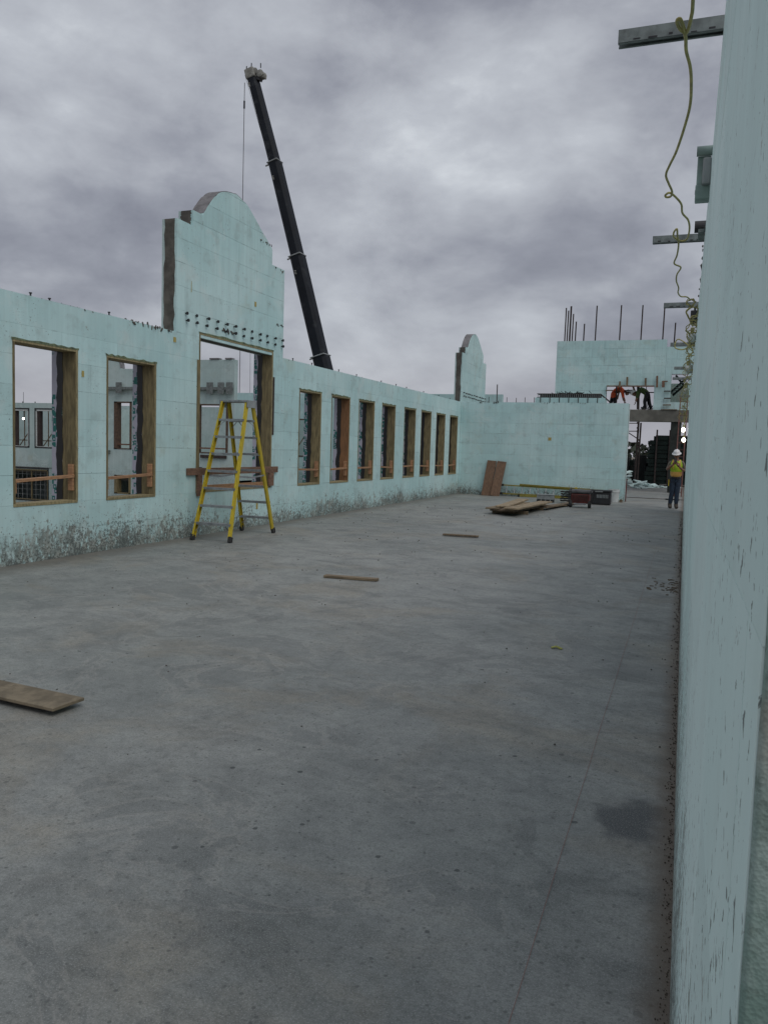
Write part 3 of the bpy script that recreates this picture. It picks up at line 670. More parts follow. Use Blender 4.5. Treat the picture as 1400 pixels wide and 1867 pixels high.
MB().tube(coil(cordp(1259, 551), .042, 3.2, 4), .005, 6).build('coil', M['cord'], sl, smooth=True)
# the bundle of cords, sockets and drooping loops along the rest of the wall
prev = cordp(1262, 556)
rdm = random.Random(5)
for k, (y0, y1) in enumerate([(556, 612), (600, 655), (628, 690), (660, 722), (684, 742), (700, 768), (715, 760), (690, 775)]):
    L = []
    for i in range(15):
        t = i/14; y = y0+(y1-y0)*t
        x = 1239+(838-y)*.115-1+rdm.uniform(-5, 4)+(-5 if k in (1, 4) else 0)
        L.append(pxY(x, y, min(26, 1.80*FPX/(838-y))))
    MB().tube(spline(L, 5), .006, 6).build('cord', M['cord'], sl, smooth=True)
L = [pxY(x, y, 13.6) for x, y in [(1262, 618), (1252, 634), (1240, 637), (1230, 632), (1237, 618), (1262, 636), (1258, 648), (1252, 655)]]
MB().tube(spline(L, 6), .009, 6).build('cord', M['cord'], sl, smooth=True)
for k in range(15):
    y = 572+k*13.5; x = 1239+(838-y)*.115-1+rdm.uniform(-5, 3); Yv = min(26, 1.8*FPX/(838-y))
    MB().tube(coil(pxY(x, y, Yv), .045+.003*Yv, 1.8, 10+k), .006, 5).build('coil', M['cord'], sl, smooth=True)
def socket(c, lit, par):
    c = Vector(c)
    b = MB().lathe(c, [(.018, .07), (.026, .065), (.026, .0), (.02, -.01)], 10).build('socket', M['cord'], par)
    cage = MB()
    for i in range(6):
        t = i*math.pi/3; d = Vector((math.cos(t), math.sin(t), 0))
        cage.tube([c+d*.024, c+d*.06+Vector((0, 0, -.05)), c+d*.06+Vector((0, 0, -.13)), c+Vector((0, 0, -.175))], .0014, 4)
    cage.build('cage', M['cord'], b)
    MB().ell(c+Vector((0, 0, -.075)), (.055, .055, .068), 12, 8).build('bulb', M['bulb'] if lit else M['whiteplastic'], b, smooth=True)
for (x, y, Yv, lit) in ((1246, 779, 26.2, 1), (1246.5, 797.5, 26.8, 1), (1262, 606, 12.2, 0), (1254, 665, 16, 0), (1250, 707, 21, 0)):
    c = pxY(x, y, Yv); socket(c, lit, sl)
    if lit: MB().tube(spline([c+Vector((0, 0, .07)), c+Vector((.02, -.1, .3)), c+Vector((-.02, -.3, .55)), c+Vector((.03, -.5, .9))], 6), .008, 5).build('cord', M['cord'], sl)
for k, (x, y, Yv, lab) in enumerate(((1266, 578, 11.2, 'dark junction box fixed near the wall top under the third stud'), (1262, 622, 14.2, 'dark junction box near the wall top at the yellow cord loop'), (1257, 673, 17.5, 'grey-lidded junction box above the hanging cord coils'))):
    c = pxY(x, y, Yv); r = thing('junction_box', c, lab, 'junction box', 'junction boxes along the right wall')
    MB().box(c+Vector((-.05, -.06, -.08)), c+Vector((.06, .06, .08))).build('box', M['black'] if k < 2 else M['greyplastic'], r, bevel=.01)
    MB().tube([c+Vector((-.0, 0, .08)), c+Vector((-.0, 0, .2))], .014, 8).build('conduit', M['steel'], r)

# ------------------------------------------------------------------ step ladder (double sided)
sl2 = thing('step_ladder', (-7.8, 13.1, 0), 'yellow fibreglass step ladder with grey steps standing open at the big opening', 'step ladder')
TOPZ = 2.50
feet = {(0, 0): Vector((-8.13, 12.16, 0)), (1, 0): Vector((-7.37, 12.18, 0)), (0, 1): Vector((-8.23, 14.06, 0)), (1, 1): Vector((-7.50, 14.03, 0))}
tops = {(0, 0): Vector((-8.05, 12.97, TOPZ)), (1, 0): Vector((-7.53, 12.99, TOPZ)), (0, 1): Vector((-8.06, 13.19, TOPZ)), (1, 1): Vector((-7.54, 13.20, TOPZ))}
for k in feet:
    a, b = feet[k], tops[k]; d = (b-a).normalized(); s_ = 1 if k[0] else -1
    rail = MB(); side = Vector((s_, 0, 0)); fw = d.cross(side).normalized()
    a2 = a+d*.07
    rail.bar(a2, b, .008, .085, up=fw)                                   # web
    for e in (-1, 1): rail.bar(a2-side*.017+fw*e*.040, b-side*.017+fw*e*.040, .032, .007, up=fw)
    ro = rail.build('rail', M['yellow'], sl2)
    foot = MB().bar(a+Vector((0, 0, .0))+d*.0, a+d*.105, .05, .10, up=fw); foot.build('foot', M['rubber'], ro, bevel=.006)
for j in (0, 1):
    for i in range(1, 8):
        t = i/8.05; L = feet[(0, j)].lerp(tops[(0, j)], t); Rr = feet[(1, j)].lerp(tops[(1, j)], t); yc = .0
        st = MB().box((L.x, L.y-.045, L.z-.012), (Rr.x, L.y+.045, L.z+.012)).box((L.x, L.y-.045, L.z-.030), (Rr.x, L.y-.038, L.z-.012)).box((L.x, L.y+.038, L.z-.030), (Rr.x, L.y+.045, L.z-.012))
        so_ = st.build('step', M['alu'], sl2)
        if i in (1, 7):
            for (q, sg) in ((L, 1), (Rr, -1)):
                dn = (feet[(0 if sg > 0 else 1, j)]-tops[(0 if sg > 0 else 1, j)]).normalized()
                MB().bar(q+Vector((sg*.16, 0, -.012)), q+dn*.16+Vector((sg*.012, 0, 0)), .018, .006).build('step_brace', M['alu'], so_)
MB().box((-8.085, 12.93, TOPZ-.005), (-7.495, 13.24, TOPZ+.035)).build('top_cap', M['alu'], sl2, bevel=.008)
for x in (-8.088, -7.512): MB().box((x, 12.925, TOPZ-.10), (x+.02, 13.245, TOPZ+.033)).build('cap_plate', M['greyplastic'], sl2, bevel=.004)
for x0 in (0, 1):
    p = feet[(x0, 0)].lerp(tops[(x0, 0)], .46); q = feet[(x0, 1)].lerp(tops[(x0, 1)], .46); mdl = (p+q)/2+Vector((0, 0, -.03))
    MB().bar(p, mdl, .006, .028).bar(mdl, q, .006, .028).build('spreader', M['alu'], sl2)

# ------------------------------------------------------------------ boards, ladder and tools at the cross wall
def plank(name, p, q, wd, th, m, label, cat='plank', group=None, up=(0, 0, 1), bev=.004):
    p = Vector(p); q = Vector(q); o = MB().bar(p, q, wd, th, up).build(name, m, None, bevel=bev)
    return tag(o, label, cat, group)
plank('wide_board', (-7.19, 30.78, .0), (-7.10, 31.26, 1.36), .36, .04, M['leanwood'], 'orange-brown wide board leaning on the cross wall, nearer the corner', 'board', 'boards leaning on the cross wall', up=(0, -1, .3))
o = plank('wide_board', (-6.82, 30.70, .0), (-6.70, 31.24, 1.34), .36, .04, M['leanwood'], 'redder wide board leaning at more of a tilt, right of its pair', 'board', 'boards leaning on the cross wall', up=(0, -1, .3))
MB().bar((-6.705, 31.195, 1.30), (-6.70, 31.21, 1.345), .36, .003, (0, -1, .3)).build('end_cleat', M['redwood'], o)
el = thing('extension_ladder', (-4.4, 31.1, 0), 'long yellow extension ladder lying on its edge against the cross wall', 'ladder')
for (xa, xb, z, y, m_, wd) in ((-5.95, -2.22, .045, 31.0, 'yellow_dull', .035), (-5.95, -2.22, .47, 31.18, 'yellow_dull', .035), (-6.6, -2.6, .10, 31.06, 'yellow_dull', .028), (-6.6, -2.6, .43, 31.21, 'yellow_dull', .028)):
    z2 = z-.10 if z > .3 else z
    MB().bar((xa, y, z), (xb, y, z2), wd, .062 if wd > .03 else .048).build('rail', M[m_], el, bevel=.004)
for i in range(13):
    x = -6.45+i*.305; MB().tube([(x, 31.07, .11), (x, 31.2, .40-.10*max(0, (x+6.6)/4))], .014, 7).build('rung', M['alu'], el)
for z, y in ((.10, 31.06), (.43, 31.21)): MB().box((-6.69, y-.03, z-.045), (-6.58, y+.03, z+.045)).build('end_cap', M['rubber'], el, bevel=.01)
MB().box((-5.98, 30.98, .0), (-5.90, 31.02, .10)).build('lock', M['black'], el)

# stack of boards on the slab
mats = ['plank_dark', 'plank', 'plank_pale', 'plank_pale', 'plank', 'plank_dark', 'plank_dark']
PB = [((-4.90, 21.75), (-4.62, 25.1), .36, .165, 'plank', 'left board of the middle layer in the plank stack'),
      ((-4.42, 21.45), (-4.12, 25.0), .40, .165, 'plank_dark', 'right board of the middle layer in the plank stack'),
      ((-4.66, 21.95), (-4.80, 25.9), .34, .215, 'plank_pale', 'left top board of the plank stack'),
      ((-4.28, 21.35), (-3.98, 25.3), .40, .215, 'plank_pale', 'right top board of the plank stack'),
      ((-4.62, 21.8), (-4.32, 24.6), .70, .115, 'plank_dark', 'dark wide bottom board under the plank stack')]
for (a, b, wd, z, m_, lab) in PB:
    plank('loose_plank', (*a, z), (*b, z+random.uniform(-.004, .004)), wd, .04, M[m_], lab, 'plank', 'boards stacked on the slab')
for k, (y, lab) in enumerate(((22.3, 'short timber spacer under the near end of the plank stack'), (24.3, 'short timber spacer under the far end of the plank stack'))):
    plank('timber_spacer', (-5.0+k*.1, y, .047), (-4.0+k*.1, y+.1, .047), .09, .09, M['plank_dark'], lab, 'timber', 'spacers under the plank stack')
plank('loose_plank', (-3.95, 24.4, .09), (-3.5, 28.2, .05), .30, .04, M['plank_dark'], 'thin plank sliding off behind the stack towards the red machine', 'plank')
plank('loose_plank', (-4.55, 25.6, .06), (-3.55, 26.6, .05), .22, .03, M['plank'], 'plank crossing at a slant behind the stack', 'plank')
# single boards on the slab
plank('loose_plank', pxZ(592, 1050, .02), pxZ(689, 1057, .02), .11, .032, M['plank_x'], 'brown offcut board lying alone in the middle of the slab', 'plank')
plank('loose_plank', pxZ(808, 974, .03), pxZ(872, 978, .03), .12, .03, M['plank_dark'], 'short dark board on the slab in front of the plank stack', 'plank')
A = pxZ(-160, 1222, .05); B = pxZ(126, 1284, .05)
o = MB().bar((A.x, A.y, .047), (B.x, B.y, .047), .26, .022).build('plywood_strip', M['plywood'], None, bevel=.004); tag(o, 'pale muddy plywood strip at the left edge of the slab', 'plywood')
d = (B-A).normalized()
o = MB().bar((A.x+.2, A.y+.02, .018), (B.x-.13*d.x*2, B.y-.13*d.y*2, .018), .10, .034).build('timber_spacer', M['plank_dark'], None); tag(o, 'dark batten under the muddy plywood strip', 'timber')

# red machine with wheels
gp = Vector((-3.08, 26.7, 0))
ge = thing('site_compressor', gp, 'red and black wheeled compressor on the slab by the cross wall', 'compressor')
G = lambda x, y, z: gp+Vector((x, y, z))
MB().box(G(-.29, -.2, .14), G(.29, .25, .45)).build('body', M['redpaint'], ge, bevel=.03)
MB().box(G(-.24, -.212, .20), G(.24, -.198, .42)).build('grille', M['rust'], ge)
for i in range(6): MB().box(G(-.235, -.222, .215+i*.033), G(.235, -.213, .227+i*.033)).build('slat', M['redpaint'], ge)
MB().box(G(-.33, -.22, .46), G(.35, .28, .58)).build('cover', M['darkgrey'], ge, bevel=.05)
for sx in (-1, 1):
    MB().tube(spline([G(sx*.34, -.24, .10), G(sx*.36, -.26, .4), G(sx*.34, -.22, .56), G(sx*.34, .22, .58), G(sx*.36, .28, .3), G(sx*.34, .26, .1)], 5), .018, 8).build('frame_tube', M['black'], ge, smooth=True)
    wh = MB().lathe(G(sx*.30-.05, -.16, .12), [(.05, 0), (.11, .005), (.12, .03), (.12, .07), (.11, .095), (.05, .1)], 18, 'x').build('wheel', M['rubber'], ge)
    MB().lathe(G(sx*.30-.056, -.16, .12), [(.02, 0), (.055, .004), (.055, .108), (.02, .112)], 14, 'x').build('rim', M['greyplastic'], wh)
MB().box(G(-.2, -.235, .1), G(.2, -.205, .15)).build('bumper', M['alu'], ge, bevel=.005)
# black tool crate
tp = Vector((-2.66, 28.75, 0))
tc = thing('tool_crate', tp, 'black tool crate with ribbed front right of the red compressor', 'crate')
T_ = lambda x, y, z: tp+Vector((x, y, z))
MB().box(T_(-.36, -.2, 0.02), T_(.36, .25, .43)).build('body', M['black'], tc, bevel=.02)
MB().box(T_(-.38, -.22, .435), T_(.38, .27, .51)).build('lid', M['black'], tc, bevel=.02)
for i in range(8): MB().box(T_(-.10+i*.05, -.214, .24), T_(-.075+i*.05, -.2, .36)).build('rib', M['greyplastic'], tc)
MB().box(T_(-.16, -.25, .44), T_(.10, -.222, .48)).build('handle', M['greyplastic'], tc, bevel=.006)
# grey tool tray
tp2 = Vector((-4.5, 28.5, 0))
tt = thing('tool_tray', tp2, 'low grey tool box on black feet left of the red compressor', 'tool box')
T2 = lambda x, y, z: tp2+Vector((x, y, z))
MB().box(T2(-.29, -.16, .10), T2(.29, .16, .25)).build('body', M['greyplastic'], tt, bevel=.015)
MB().box(T2(-.30, -.17, .255), T2(.30, .17, .285)).build('lid', M['greyplastic'], tt, bevel=.008)
for x in (-.24, -.08, .08, .24): MB().box(T2(x-.05, -.14, 0), T2(x+.05, .14, .10)).build('foot', M['black'], tt, bevel=.01)
MB().tube(spline([T2(-.08, 0, .285), T2(-.06, 0, .33), T2(.06, 0, .33), T2(.08, 0, .285)], 4), .01, 6).build('handle', M['black'], tt)
# heap of black hose and bag behind
hp = Vector((-3.72, 28.9, 0))
hb = thing('hose_coil', hp, 'coiled black hose on the slab behind the red compressor', 'hose')
L = []
for i in range(90):
    t = i*.36; r_ = .30+.03*math.sin(i*1.7); L.append(hp+Vector((math.cos(t)*r_, math.sin(t)*r_*.6, .03+i*.0045+.01*math.sin(i*2.3))))
MB().tube(L, .026, 7).build('hose', M['rubber'], hb, smooth=True)
dr = thing('dark_drum', (-3.5, 29.5, 0), 'dark round drum with a yellow cap against the extension ladder', 'drum')
MB().lathe((-3.55, 29.6, 0), [(.17, 0), (.19, .02), (.19, .2), (.2, .21), (.2, .23), (.19, .24), (.19, .44), (.16, .47)], 20).build('body', M['black'], dr, smooth=False)
MB().lathe((-3.6, 29.55, .47), [(.05, 0), (.05, .05), (.03, .06)], 12).build('cap', M['yellow'], dr)
# white bucket
bp = Vector((-2.36, 30.7, 0))
bk = thing('bucket', bp, 'white plastic bucket beside the end of the cross wall', 'bucket')
MB().lathe(bp, [(.165, 0), (.170, .01), (.195, .36), (.21, .365), (.21, .395), (.198, .40), (.205, .47), (.192, .472), (.165, .03)], 26).build('body', M['whiteplastic'], bk, smooth=False)
L = [bp+Vector((math.cos(t)*.212, -math.sin(t)*.13, .40-math.sin(t)*.13)) for t in [math.pi*i/12 for i in range(13)]]
MB().tube(L, .004, 5).build('handle', M['steel'], bk)
o = MB().box((-2.16, 30.72, 0), (-2.05, 30.85, .09)).box((-2.13, 30.7, .09), (-2.08, 30.8, .12)).build('timber_offcut', M['plank_dark'], None, bevel=.008); tag(o, 'small dark timber offcut between the bucket and the wall end', 'timber')
o = MB().bar((-1.985, 31.42, 0), (-1.975, 31.42, .86), .035, .05).build('wood_stake', M['redpaint'], None); tag(o, 'red stake standing at the open end of the cross wall', 'stake')

# litter on the slab
rl = random.Random(3)
mb = MB()
p = pxZ(1014, 1183, 0)
mb.bar(p+Vector((-.045, 0, .006)), p+Vector((.0, .01, .020)), .04, .006).bar(p+Vector((0, .01, .020)), p+Vector((.05, -.01, .005)), .035, .006)
tag(mb.build('tape_scrap', M['hivis2'] if 'hivis2' in M else M['cord'], None), 'small yellow green scrap of tape on the bare slab', 'scrap')
mb = MB()
for i in range(46):
    y = rl.gauss(11.3, .35); x = RX-.03-abs(rl.gauss(0, .16)); a = rl.uniform(-.5, .5); ln = rl.uniform(.01, .06)
    mb.bar((x, y, .006), (x-math.cos(a)*ln, y+math.sin(a)*ln*2, .008), rl.uniform(.006, .018), .008)
tag(mb.build('wood_shavings', M['plank_dark'], None), 'scatter of brown wood chips on the slab by the right wall', 'wood chips', kind='stuff')
mb = MB()
for i in range(420):
    y = rl.uniform(3.6, 24); x = rl.uniform(-8, 0) if i % 3 else RX-.01-abs(rl.gauss(0, .05))
    r_ = rl.uniform(.003, .009)*(.6+y/14); mb.ell((x, y, r_*.4), (r_, r_*rl.uniform(.6, 1.6), r_*.6), 5, 3)
tag(mb.build('floor_crumbs', M['core'], None), 'dark crumbs of concrete scattered over the slab', 'debris', kind='stuff')
mb = MB()
for i in range(1500):
    y = .9+rl.random()**2.2*20; x = RX-.003-abs(rl.gauss(0, .018)); r_ = rl.uniform(.0008, .0032)+.0009*max(0, y-3)**.5
    mb.ell((x, y, r_*.5), (r_, r_*1.5, r_), 4, 3)
tag(mb.build('silt_edge', M['grit'], None), 'thin line of brown grit along the foot of the right wall', 'grit', kind='stuff')

# ------------------------------------------------------------------ storey beyond the cross wall
UY = 41.2
fu = lambda u, d, z: Vector((u, UY+d, z))
uw = thing('upper_foam_wall', (-3.7, UY, HW), 'tall foam wall of the upper storey with bare steel bars on top', 'wall')
uh = [(-3.79, -1.56, 3.9, 5.09)]
bl2 = [(-6.29, -1.09, HW, 7.33)]
blocks(uw, fu, -6.29, -1.09, HW, 7.33, uh, M['foam'], off=.1, gap=.004)
slab_panel(uw, 'concrete_core', fu, -6.27, -1.1, HW, 7.31, uh, M['core'], .066, .245)
slab_panel(uw, 'outer_foam', fu, -6.29, -1.09, HW, 7.33, uh, M['foam_far'], .247, .308)
lo = [(-.80, -.02, 4.34, 5.68)]
blocks(uw, fu, -1.085, .8, 3.96, 6.97, lo, M['foam'], off=.6, gap=.004)
slab_panel(uw, 'concrete_core', fu, -1.08, .8, 3.96, 6.95, lo, M['core'], .066, .245)
slab_panel(uw, 'outer_foam', fu, -1.085, .8, 3.96, 6.97, lo, M['foam_far'], .247, .308)
for (px, pt) in ((1032, 561), (1036, 566), (1041, 558), (1045, 572), (1050, 586), (1065, 590), (1088, 557), (1132.5, 556), (1171.5, 556), (1211.5, 555), (1231, 588)):
    a = pxY(px, pt, UY+.15); th = .055 if px == 1041 else .04
    MB().tube([(a.x, UY+.15, 6.9), (a.x+.015, UY+.15, a.z)], th*.8, 6).build('rebar', M['rust'], uw)
fw_ = MB()
for (z0, z1, u0, u1) in ((5.09, 5.13, -3.79, -1.56),): fw_.prism([(u0, z0), (u1, z0), (u1, z1), (u0, z1)], fu, -.02, .3)
fw_.build('opening_head', M['redwood'], uw)
# floor beam, columns
MB().box((-6.2, 33, HW-.001), (-6.19, 33.01, HW))
bm_ = MB().box((-2.62, UY-.25, 3.39), (.8, UY+.35, 3.955)).build('concrete_beam', M['concrete'], None, bevel=.01); tag(bm_, 'grey concrete floor beam spanning the gap beyond the cross wall', 'beam')
o = MB().box((-.70, UY-.2, 0), (-.22, UY+.3, 3.388)).build('concrete_column', M['darkcol'] if 'darkcol' in M else M['core'], None, bevel=.01); tag(o, 'dark column holding the right end of the concrete beam', 'column')
o = MB().box((-6.2, UY+.36, 3.70), (.8, UY+5, 3.95)).build('upper_floor', M['concrete'], None); struct(o)
o = MB().box((-8.0, UY-.2, 0), (-2.64, UY+.2, HW-.003)).build('backing_wall', M['foam_far'], None); tag(o, 'lower foam wall under the upper storey, mostly hidden by the cross wall', 'wall')
plank('loose_plank', (-1.2, UY-.2, 3.975), (-.45, UY-.2, 3.975), .2, .03, M['plank'], 'brown board lying on top of the concrete beam', 'plank')
# formwork timbers in the upper opening
fm = thing('timber_formwork', (-2.7, UY, 3.95), 'brown timber formwork bracing round the opening where two men work', 'formwork')
def fb(px0, py0, px1, py1, wd, m_, Yv=UY-.08, name='brace'):
    MB().bar(pxY(px0, py0, Yv), pxY(px1, py1, Yv), .05, wd, up=(0, -1, 0) if abs(px0-px1) > abs(py0-py1) else (1, 0, 0)).build(name, M[m_], fm)
fb(1106, 703.5, 1192, 704, .05, 'redwood', name='waler'); fb(1104, 711.5, 1117, 711.5, .09, 'plank_dark', name='waler'); fb(1106, 703.5, 1120, 703.5, .09, 'plank', UY-.14, name='waler')
for (x, a, b, m_) in ((1143, 687, 705, 'plank'), (1176.5, 689, 705, 'plank_dark'), (1197.5, 685, 706, 'leanwood'), (1129.5, 695, 706, 'plank')): fb(x+.5, a, x, b, .09, m_, UY-.12, 'upright')
for (x0, y0, x1, y1, wd) in ((1124, 704, 1123.5, 734, .07), (1163.5, 704, 1163, 746, .13), (1203, 704, 1200, 746, .12)): fb(x0, y0, x1, y1, wd, 'rust', UY+.45, 'post')
for (x0, y0, x1, y1, wd, m_) in ((1131, 704, 1125, 728, .08, 'leanwood'), (1154, 704, 1163, 732, .09, 'redwood'), (1120, 714.5, 1202, 715.5, .05, 'rust'), (1131, 712, 1158, 711, .03, 'rust'), (1207, 724, 1190, 746, .09, 'rust'), (1178, 705, 1181, 745, .03, 'black')): fb(x0, y0, x1, y1, wd, m_, UY+.55)
for (x0, x1, y, m_) in ((1207, 1217, 695, 'redwood'), (1210, 1222, 713, 'rust'), (1210, 1223, 726, 'rust'), (1208, 1223, 738, 'plank_dark')): fb(x0, y, x1, y, .09, m_, UY-.1, 'ledger')
fb(1209, 694, 1209, 706, .12, 'redwood', UY-.16, 'upright')
# stair flight and braces seen through the small window
st = thing('steel_stair', (-.4, UY+1.2, 4.3), 'dark steel stair braces seen through the small upper window', 'stair')
for (x0, y0, x1, y1) in ((1222, 716, 1250, 690), (1226, 721, 1252, 698), (1232, 684, 1246, 702)): MB().bar(pxY(x0, y0, UY+1.2), pxY(x1, y1, UY+1.2), .06, .10).build('stringer', M['darkgreen'], st)
for i in range(6):
    a = pxY(1224+i*4.5, 716-i*4.4, UY+1.2); MB().box(a+Vector((-.04, -.05, 0)), a+Vector((.12, .6, .03))).build('tread', M['steel'], st)
a = pxY(1222, 733, UY+2); b = pxY(1250, 700, UY+2)
MB().box((a.x-.2, UY+2.3, a.z-.3), (.6, UY+2.5, b.z+.05)).build('stair_panel', M['foam_cut'], st)
# green tangle on the deck behind the men
mb = MB()
for i in range(60):
    p_ = Vector((random.uniform(-2.3, -1.6), UY+random.uniform(1, 1.5), 3.96)); mb.tube([p_, p_+Vector((random.uniform(-.15, .15), 0, random.uniform(.05, .30)))], .012, 4)
tag(mb.build('rebar_tangle', M['darkgreen'], None), 'tangle of bent bars on the deck right of the stooping man', 'steel bars', kind='stuff')
# red ladder
rl_ = thing('access_ladder', (-.35, 38, 0), 'thin red-brown ladder rising to the beam beside the dark column', 'ladder')
for dx in (0, .30):
    a = pxY(1231.5, 850, 37.5); b = pxY(1239.5, 744, 39.0); MB().bar((a.x+dx, 37.5, 0), (b.x+dx, 39.0, 4.5), .05, .07, up=(0, -1, .3)).build('rail', M['redsteel'], rl_)
for i in range(14):
    t = (i+.6)/14.5; a = pxY(1231.5, 850, 37.5); b = pxY(1239.5, 744, 39.0); xx = a.x+(b.x-a.x)*t; MB().tube([(xx, 37.5+1.5*t, 4.5*t), (xx+.30, 37.5+1.5*t, 4.5*t)], .014, 6).build('rung', M['redsteel'], rl_)
# scaffold post with arms
sf = thing('scaffold_post', (-2.8, 50, 0), 'dark scaffold post with rails to the left under the beam', 'scaffold')
a = pxY(1164.5, 766, 50); MB().tube([(a.x-.05, 50, 0), (a.x, 50, a.z+.3)], .06, 8).tube([(a.x+.10, 50, 0), (a.x+.13, 50, a.z-.15)], .05, 8).build('post', M['rust'], sf)
for (x0, y0, x1, y1) in ((1125, 771.5, 1163, 771.5), (1125, 786, 1163, 786), (1125, 807, 1162, 807), (1149, 791, 1161, 799), (1125, 776, 1149, 791)):
    MB().tube([pxY(x0, y0, 50.05), pxY(x1, y1, 50.05)], .028, 6).build('rail', M['rust'], sf)
for y in (771, 780, 786, 802, 807, 815):
    a = pxY(1163.5, y, 49.95); MB().box(a-Vector((.09, .05, .05)), a+Vector((.05, .05, .05))).build('coupler', M['rust'], sf)
# dark stack of form panels
fs = thing('form_panel_stack', (-1.3, 50.5, 0), 'tall dark stack of form panels beyond the doorway', 'panel stack')
zt = 0.1; k = 0
while zt < 2.85:
    h = random.uniform(.20, .30); x0 = -2.05+random.uniform(-.12, .06) if zt < 2.5 else -1.75
    MB().box((x0, 50, zt), (.4, 51.6, zt+h*.82)).build('panel', M['darkgreen'], fs)
    MB().box((x0+.1, 50.05, zt+h*.82), (.35, 51.5, zt+h)).build('batten', M['screen'], fs); zt += h
for x in (-1.58, -.86): MB().box((x-.045, 49.93, 0), (x+.045, 50.0-.002, 3.28)).build('post', M['rust'], fs)
ms = thing('material_stack', (-3.0, 52, 0), 'low dark heap of covered site materials behind the foam scraps', 'stack')
rm = random.Random(9)
for k in range(9):
    x = -4.2+k*.28+rm.uniform(-.1, .1); h = rm.uniform(1.0, 2.0); MB().box((x, 51.6+rm.uniform(0, .5), 0), (x+rm.uniform(.3, .7), 52.6+.01*k, h)).build('stack_piece', M['screen'] if k % 3 else M['darkgreen'], ms, bevel=.03)
sc_ = thing('silt_fence', (-3, 53.6, 0), 'low black fabric fence along the slab edge beyond the doorway', 'fence')
mb = MB()
for i in range(60):
    x = -9+i*.2; yy = 53.6+.03*math.sin(i*.9); z = 1.45+.05*math.sin(i*.53)+random.uniform(-.02, .02); mb.v += [(x, yy, 0), (x, yy, z), (x, yy+.02, 0), (x, yy+.02, z)]
for i in range(59):
    o = 4*i
    for q in ((0, 4, 5, 1), (2, 3, 7, 6), (1, 5, 7, 3)): mb.face([o+x for x in q])
mb.build('fabric', M['screen'], sc_)
for i in range(6): MB().box((-8.6+i*2, 53.55, 0), (-8.55+i*2, 53.59, 1.62)).build('post', M['rust'], sc_)
# foam scraps beyond the doorway
SL = ['broken aqua foam offcut in the heap beyond the doorway']
rs = random.Random(12)
for i in range(30):
    heap = i < 20
    x = rs.uniform(-3.2, -1.5) if heap else rs.uniform(-3.0, -.3); y = rs.uniform(44.5, 49); z = (rs.random()**1.2*.8*(1-max(0, (x+3.0)/1.6)) if heap else .03)
    z = max(z, .04); ln, wd, th = rs.uniform(.5, 1.2), rs.uniform(.15, .38), rs.uniform(.04, .065)
    R = Matrix.Rotation(rs.uniform(0, 3.1), 3, 'Z') @ Matrix.Rotation(rs.uniform(-.5, .5) if heap else 0, 3, 'X') @ Matrix.Rotation(rs.uniform(-.35, .35) if heap else 0, 3, 'Y')
    p = Vector((x, y, z)); d = R @ Vector((ln/2, 0, 0)); u = R @ Vector((0, 0, 1))
    if heap and z < .2: p.z = max(p.z, abs(d.z)+th/2+.01)
    o = MB().bar(p-d, p+d, wd, th, up=u).build('foam_offcut', M['scrap'] if 'scrap' in M else M['foam_grey'], None)
    tag(o, SL[0] if heap else 'flat foam offcut lying loose on the floor beyond the doorway', 'foam offcut', 'foam offcuts in the heap' if heap else 'foam offcuts lying loose')
o = MB().tube([(-2.6, 34.5, .02), (-.9, 34.3, .02), (-.3, 34.4, .02), (.2, 34.2, .02)], .012, 6).build('rebar_length', M['rust'], None); tag(o, 'thin rusty bar lying across the doorway floor', 'steel bar')
o = MB().tube([(-.62, 34.0, .035), (-.1, 33.9, .035)], .03, 8).build('pipe_length', M['black'], None); tag(o, 'short black pipe on the floor behind the man in the white hat', 'pipe')

# distant trees
rt = random.Random(2); mb = MB()
for i in range(5200):
    x = rt.uniform(-70, 60); hh = 4.6+2.2*mnoise.noise((x*.06, 1, 0))+1.2*mnoise.noise((x*.3, 4, 0))
    z = -4.2+ (rt.random()**.6)*(hh+4.2-.6); y = 190+rt.uniform(-6, 6); s_ = rt.uniform(.4, .9)
    a = Vector((rt.uniform(-1, 1), rt.uniform(-.5, .5), rt.uniform(-1, 1))).normalized()*s_; b = Vector((rt.uniform(-1, 1), rt.uniform(-1, 1), rt.uniform(-1, 1))).normalized()*s_
    p = Vector((x, y, z)); n0 = len(mb.v); mb.v += [tuple(p-a), tuple(p+b), tuple(p+a), tuple(p-b)]; mb.face((n0, n0+1, n0+2, n0+3))
tag(mb.build('tree_line', M['leaf'], None), 'far dark line of trees on the horizon beyond the doorway', 'trees', kind='stuff')

# ------------------------------------------------------------------ courtyard wings seen through the left openings
fa = lambda Y: (lambda u, d, z: Vector((u, Y+d, z)))
wa = thing('courtyard_wing', (-45, 36, -4.2), 'grey foam wing across the courtyard with black-taped windows', 'building')
WA = [(-40.1, -38.9), (-38.2, -37.0), (-36.26, -35.04), (-34.53, -33.31)]
hA = [(a, b, 1.19, 3.28) for a, b in WA]+[(-36.6, -33.66, -1.84, -.10), (-41, -38, -1.84, -.1)]
f36 = fa(36)
slab_panel(wa, 'wall', f36, -60, -32.6, -4.2, HW, hA, M['foam_grey'], 0, .3)
slab_panel(wa, 'wall', fa(42), -60, -24, -4.2, 3.86, [], M['foam_grey'], 0, .3)
MB().box((-60, 36.3, -.3), (-24, 42, -.0)).build('storey_floor', M['concrete'], wa)
MB().box((-32.9, 36.3, -4.2), (-32.6, 42, 3.6)).build('wall', M['foam_grey'], wa)
MB().box((-34.9, 38.8, 0), (-34.6, 38.9, 3.3)).build('stud', M['foam_grey'], wa)
MB().prism([(-60, .0), (-32.6, .0), (-32.6, .03), (-60, .03)], f36, -.01, -.001).build('joint_strip', M['rust'], wa)
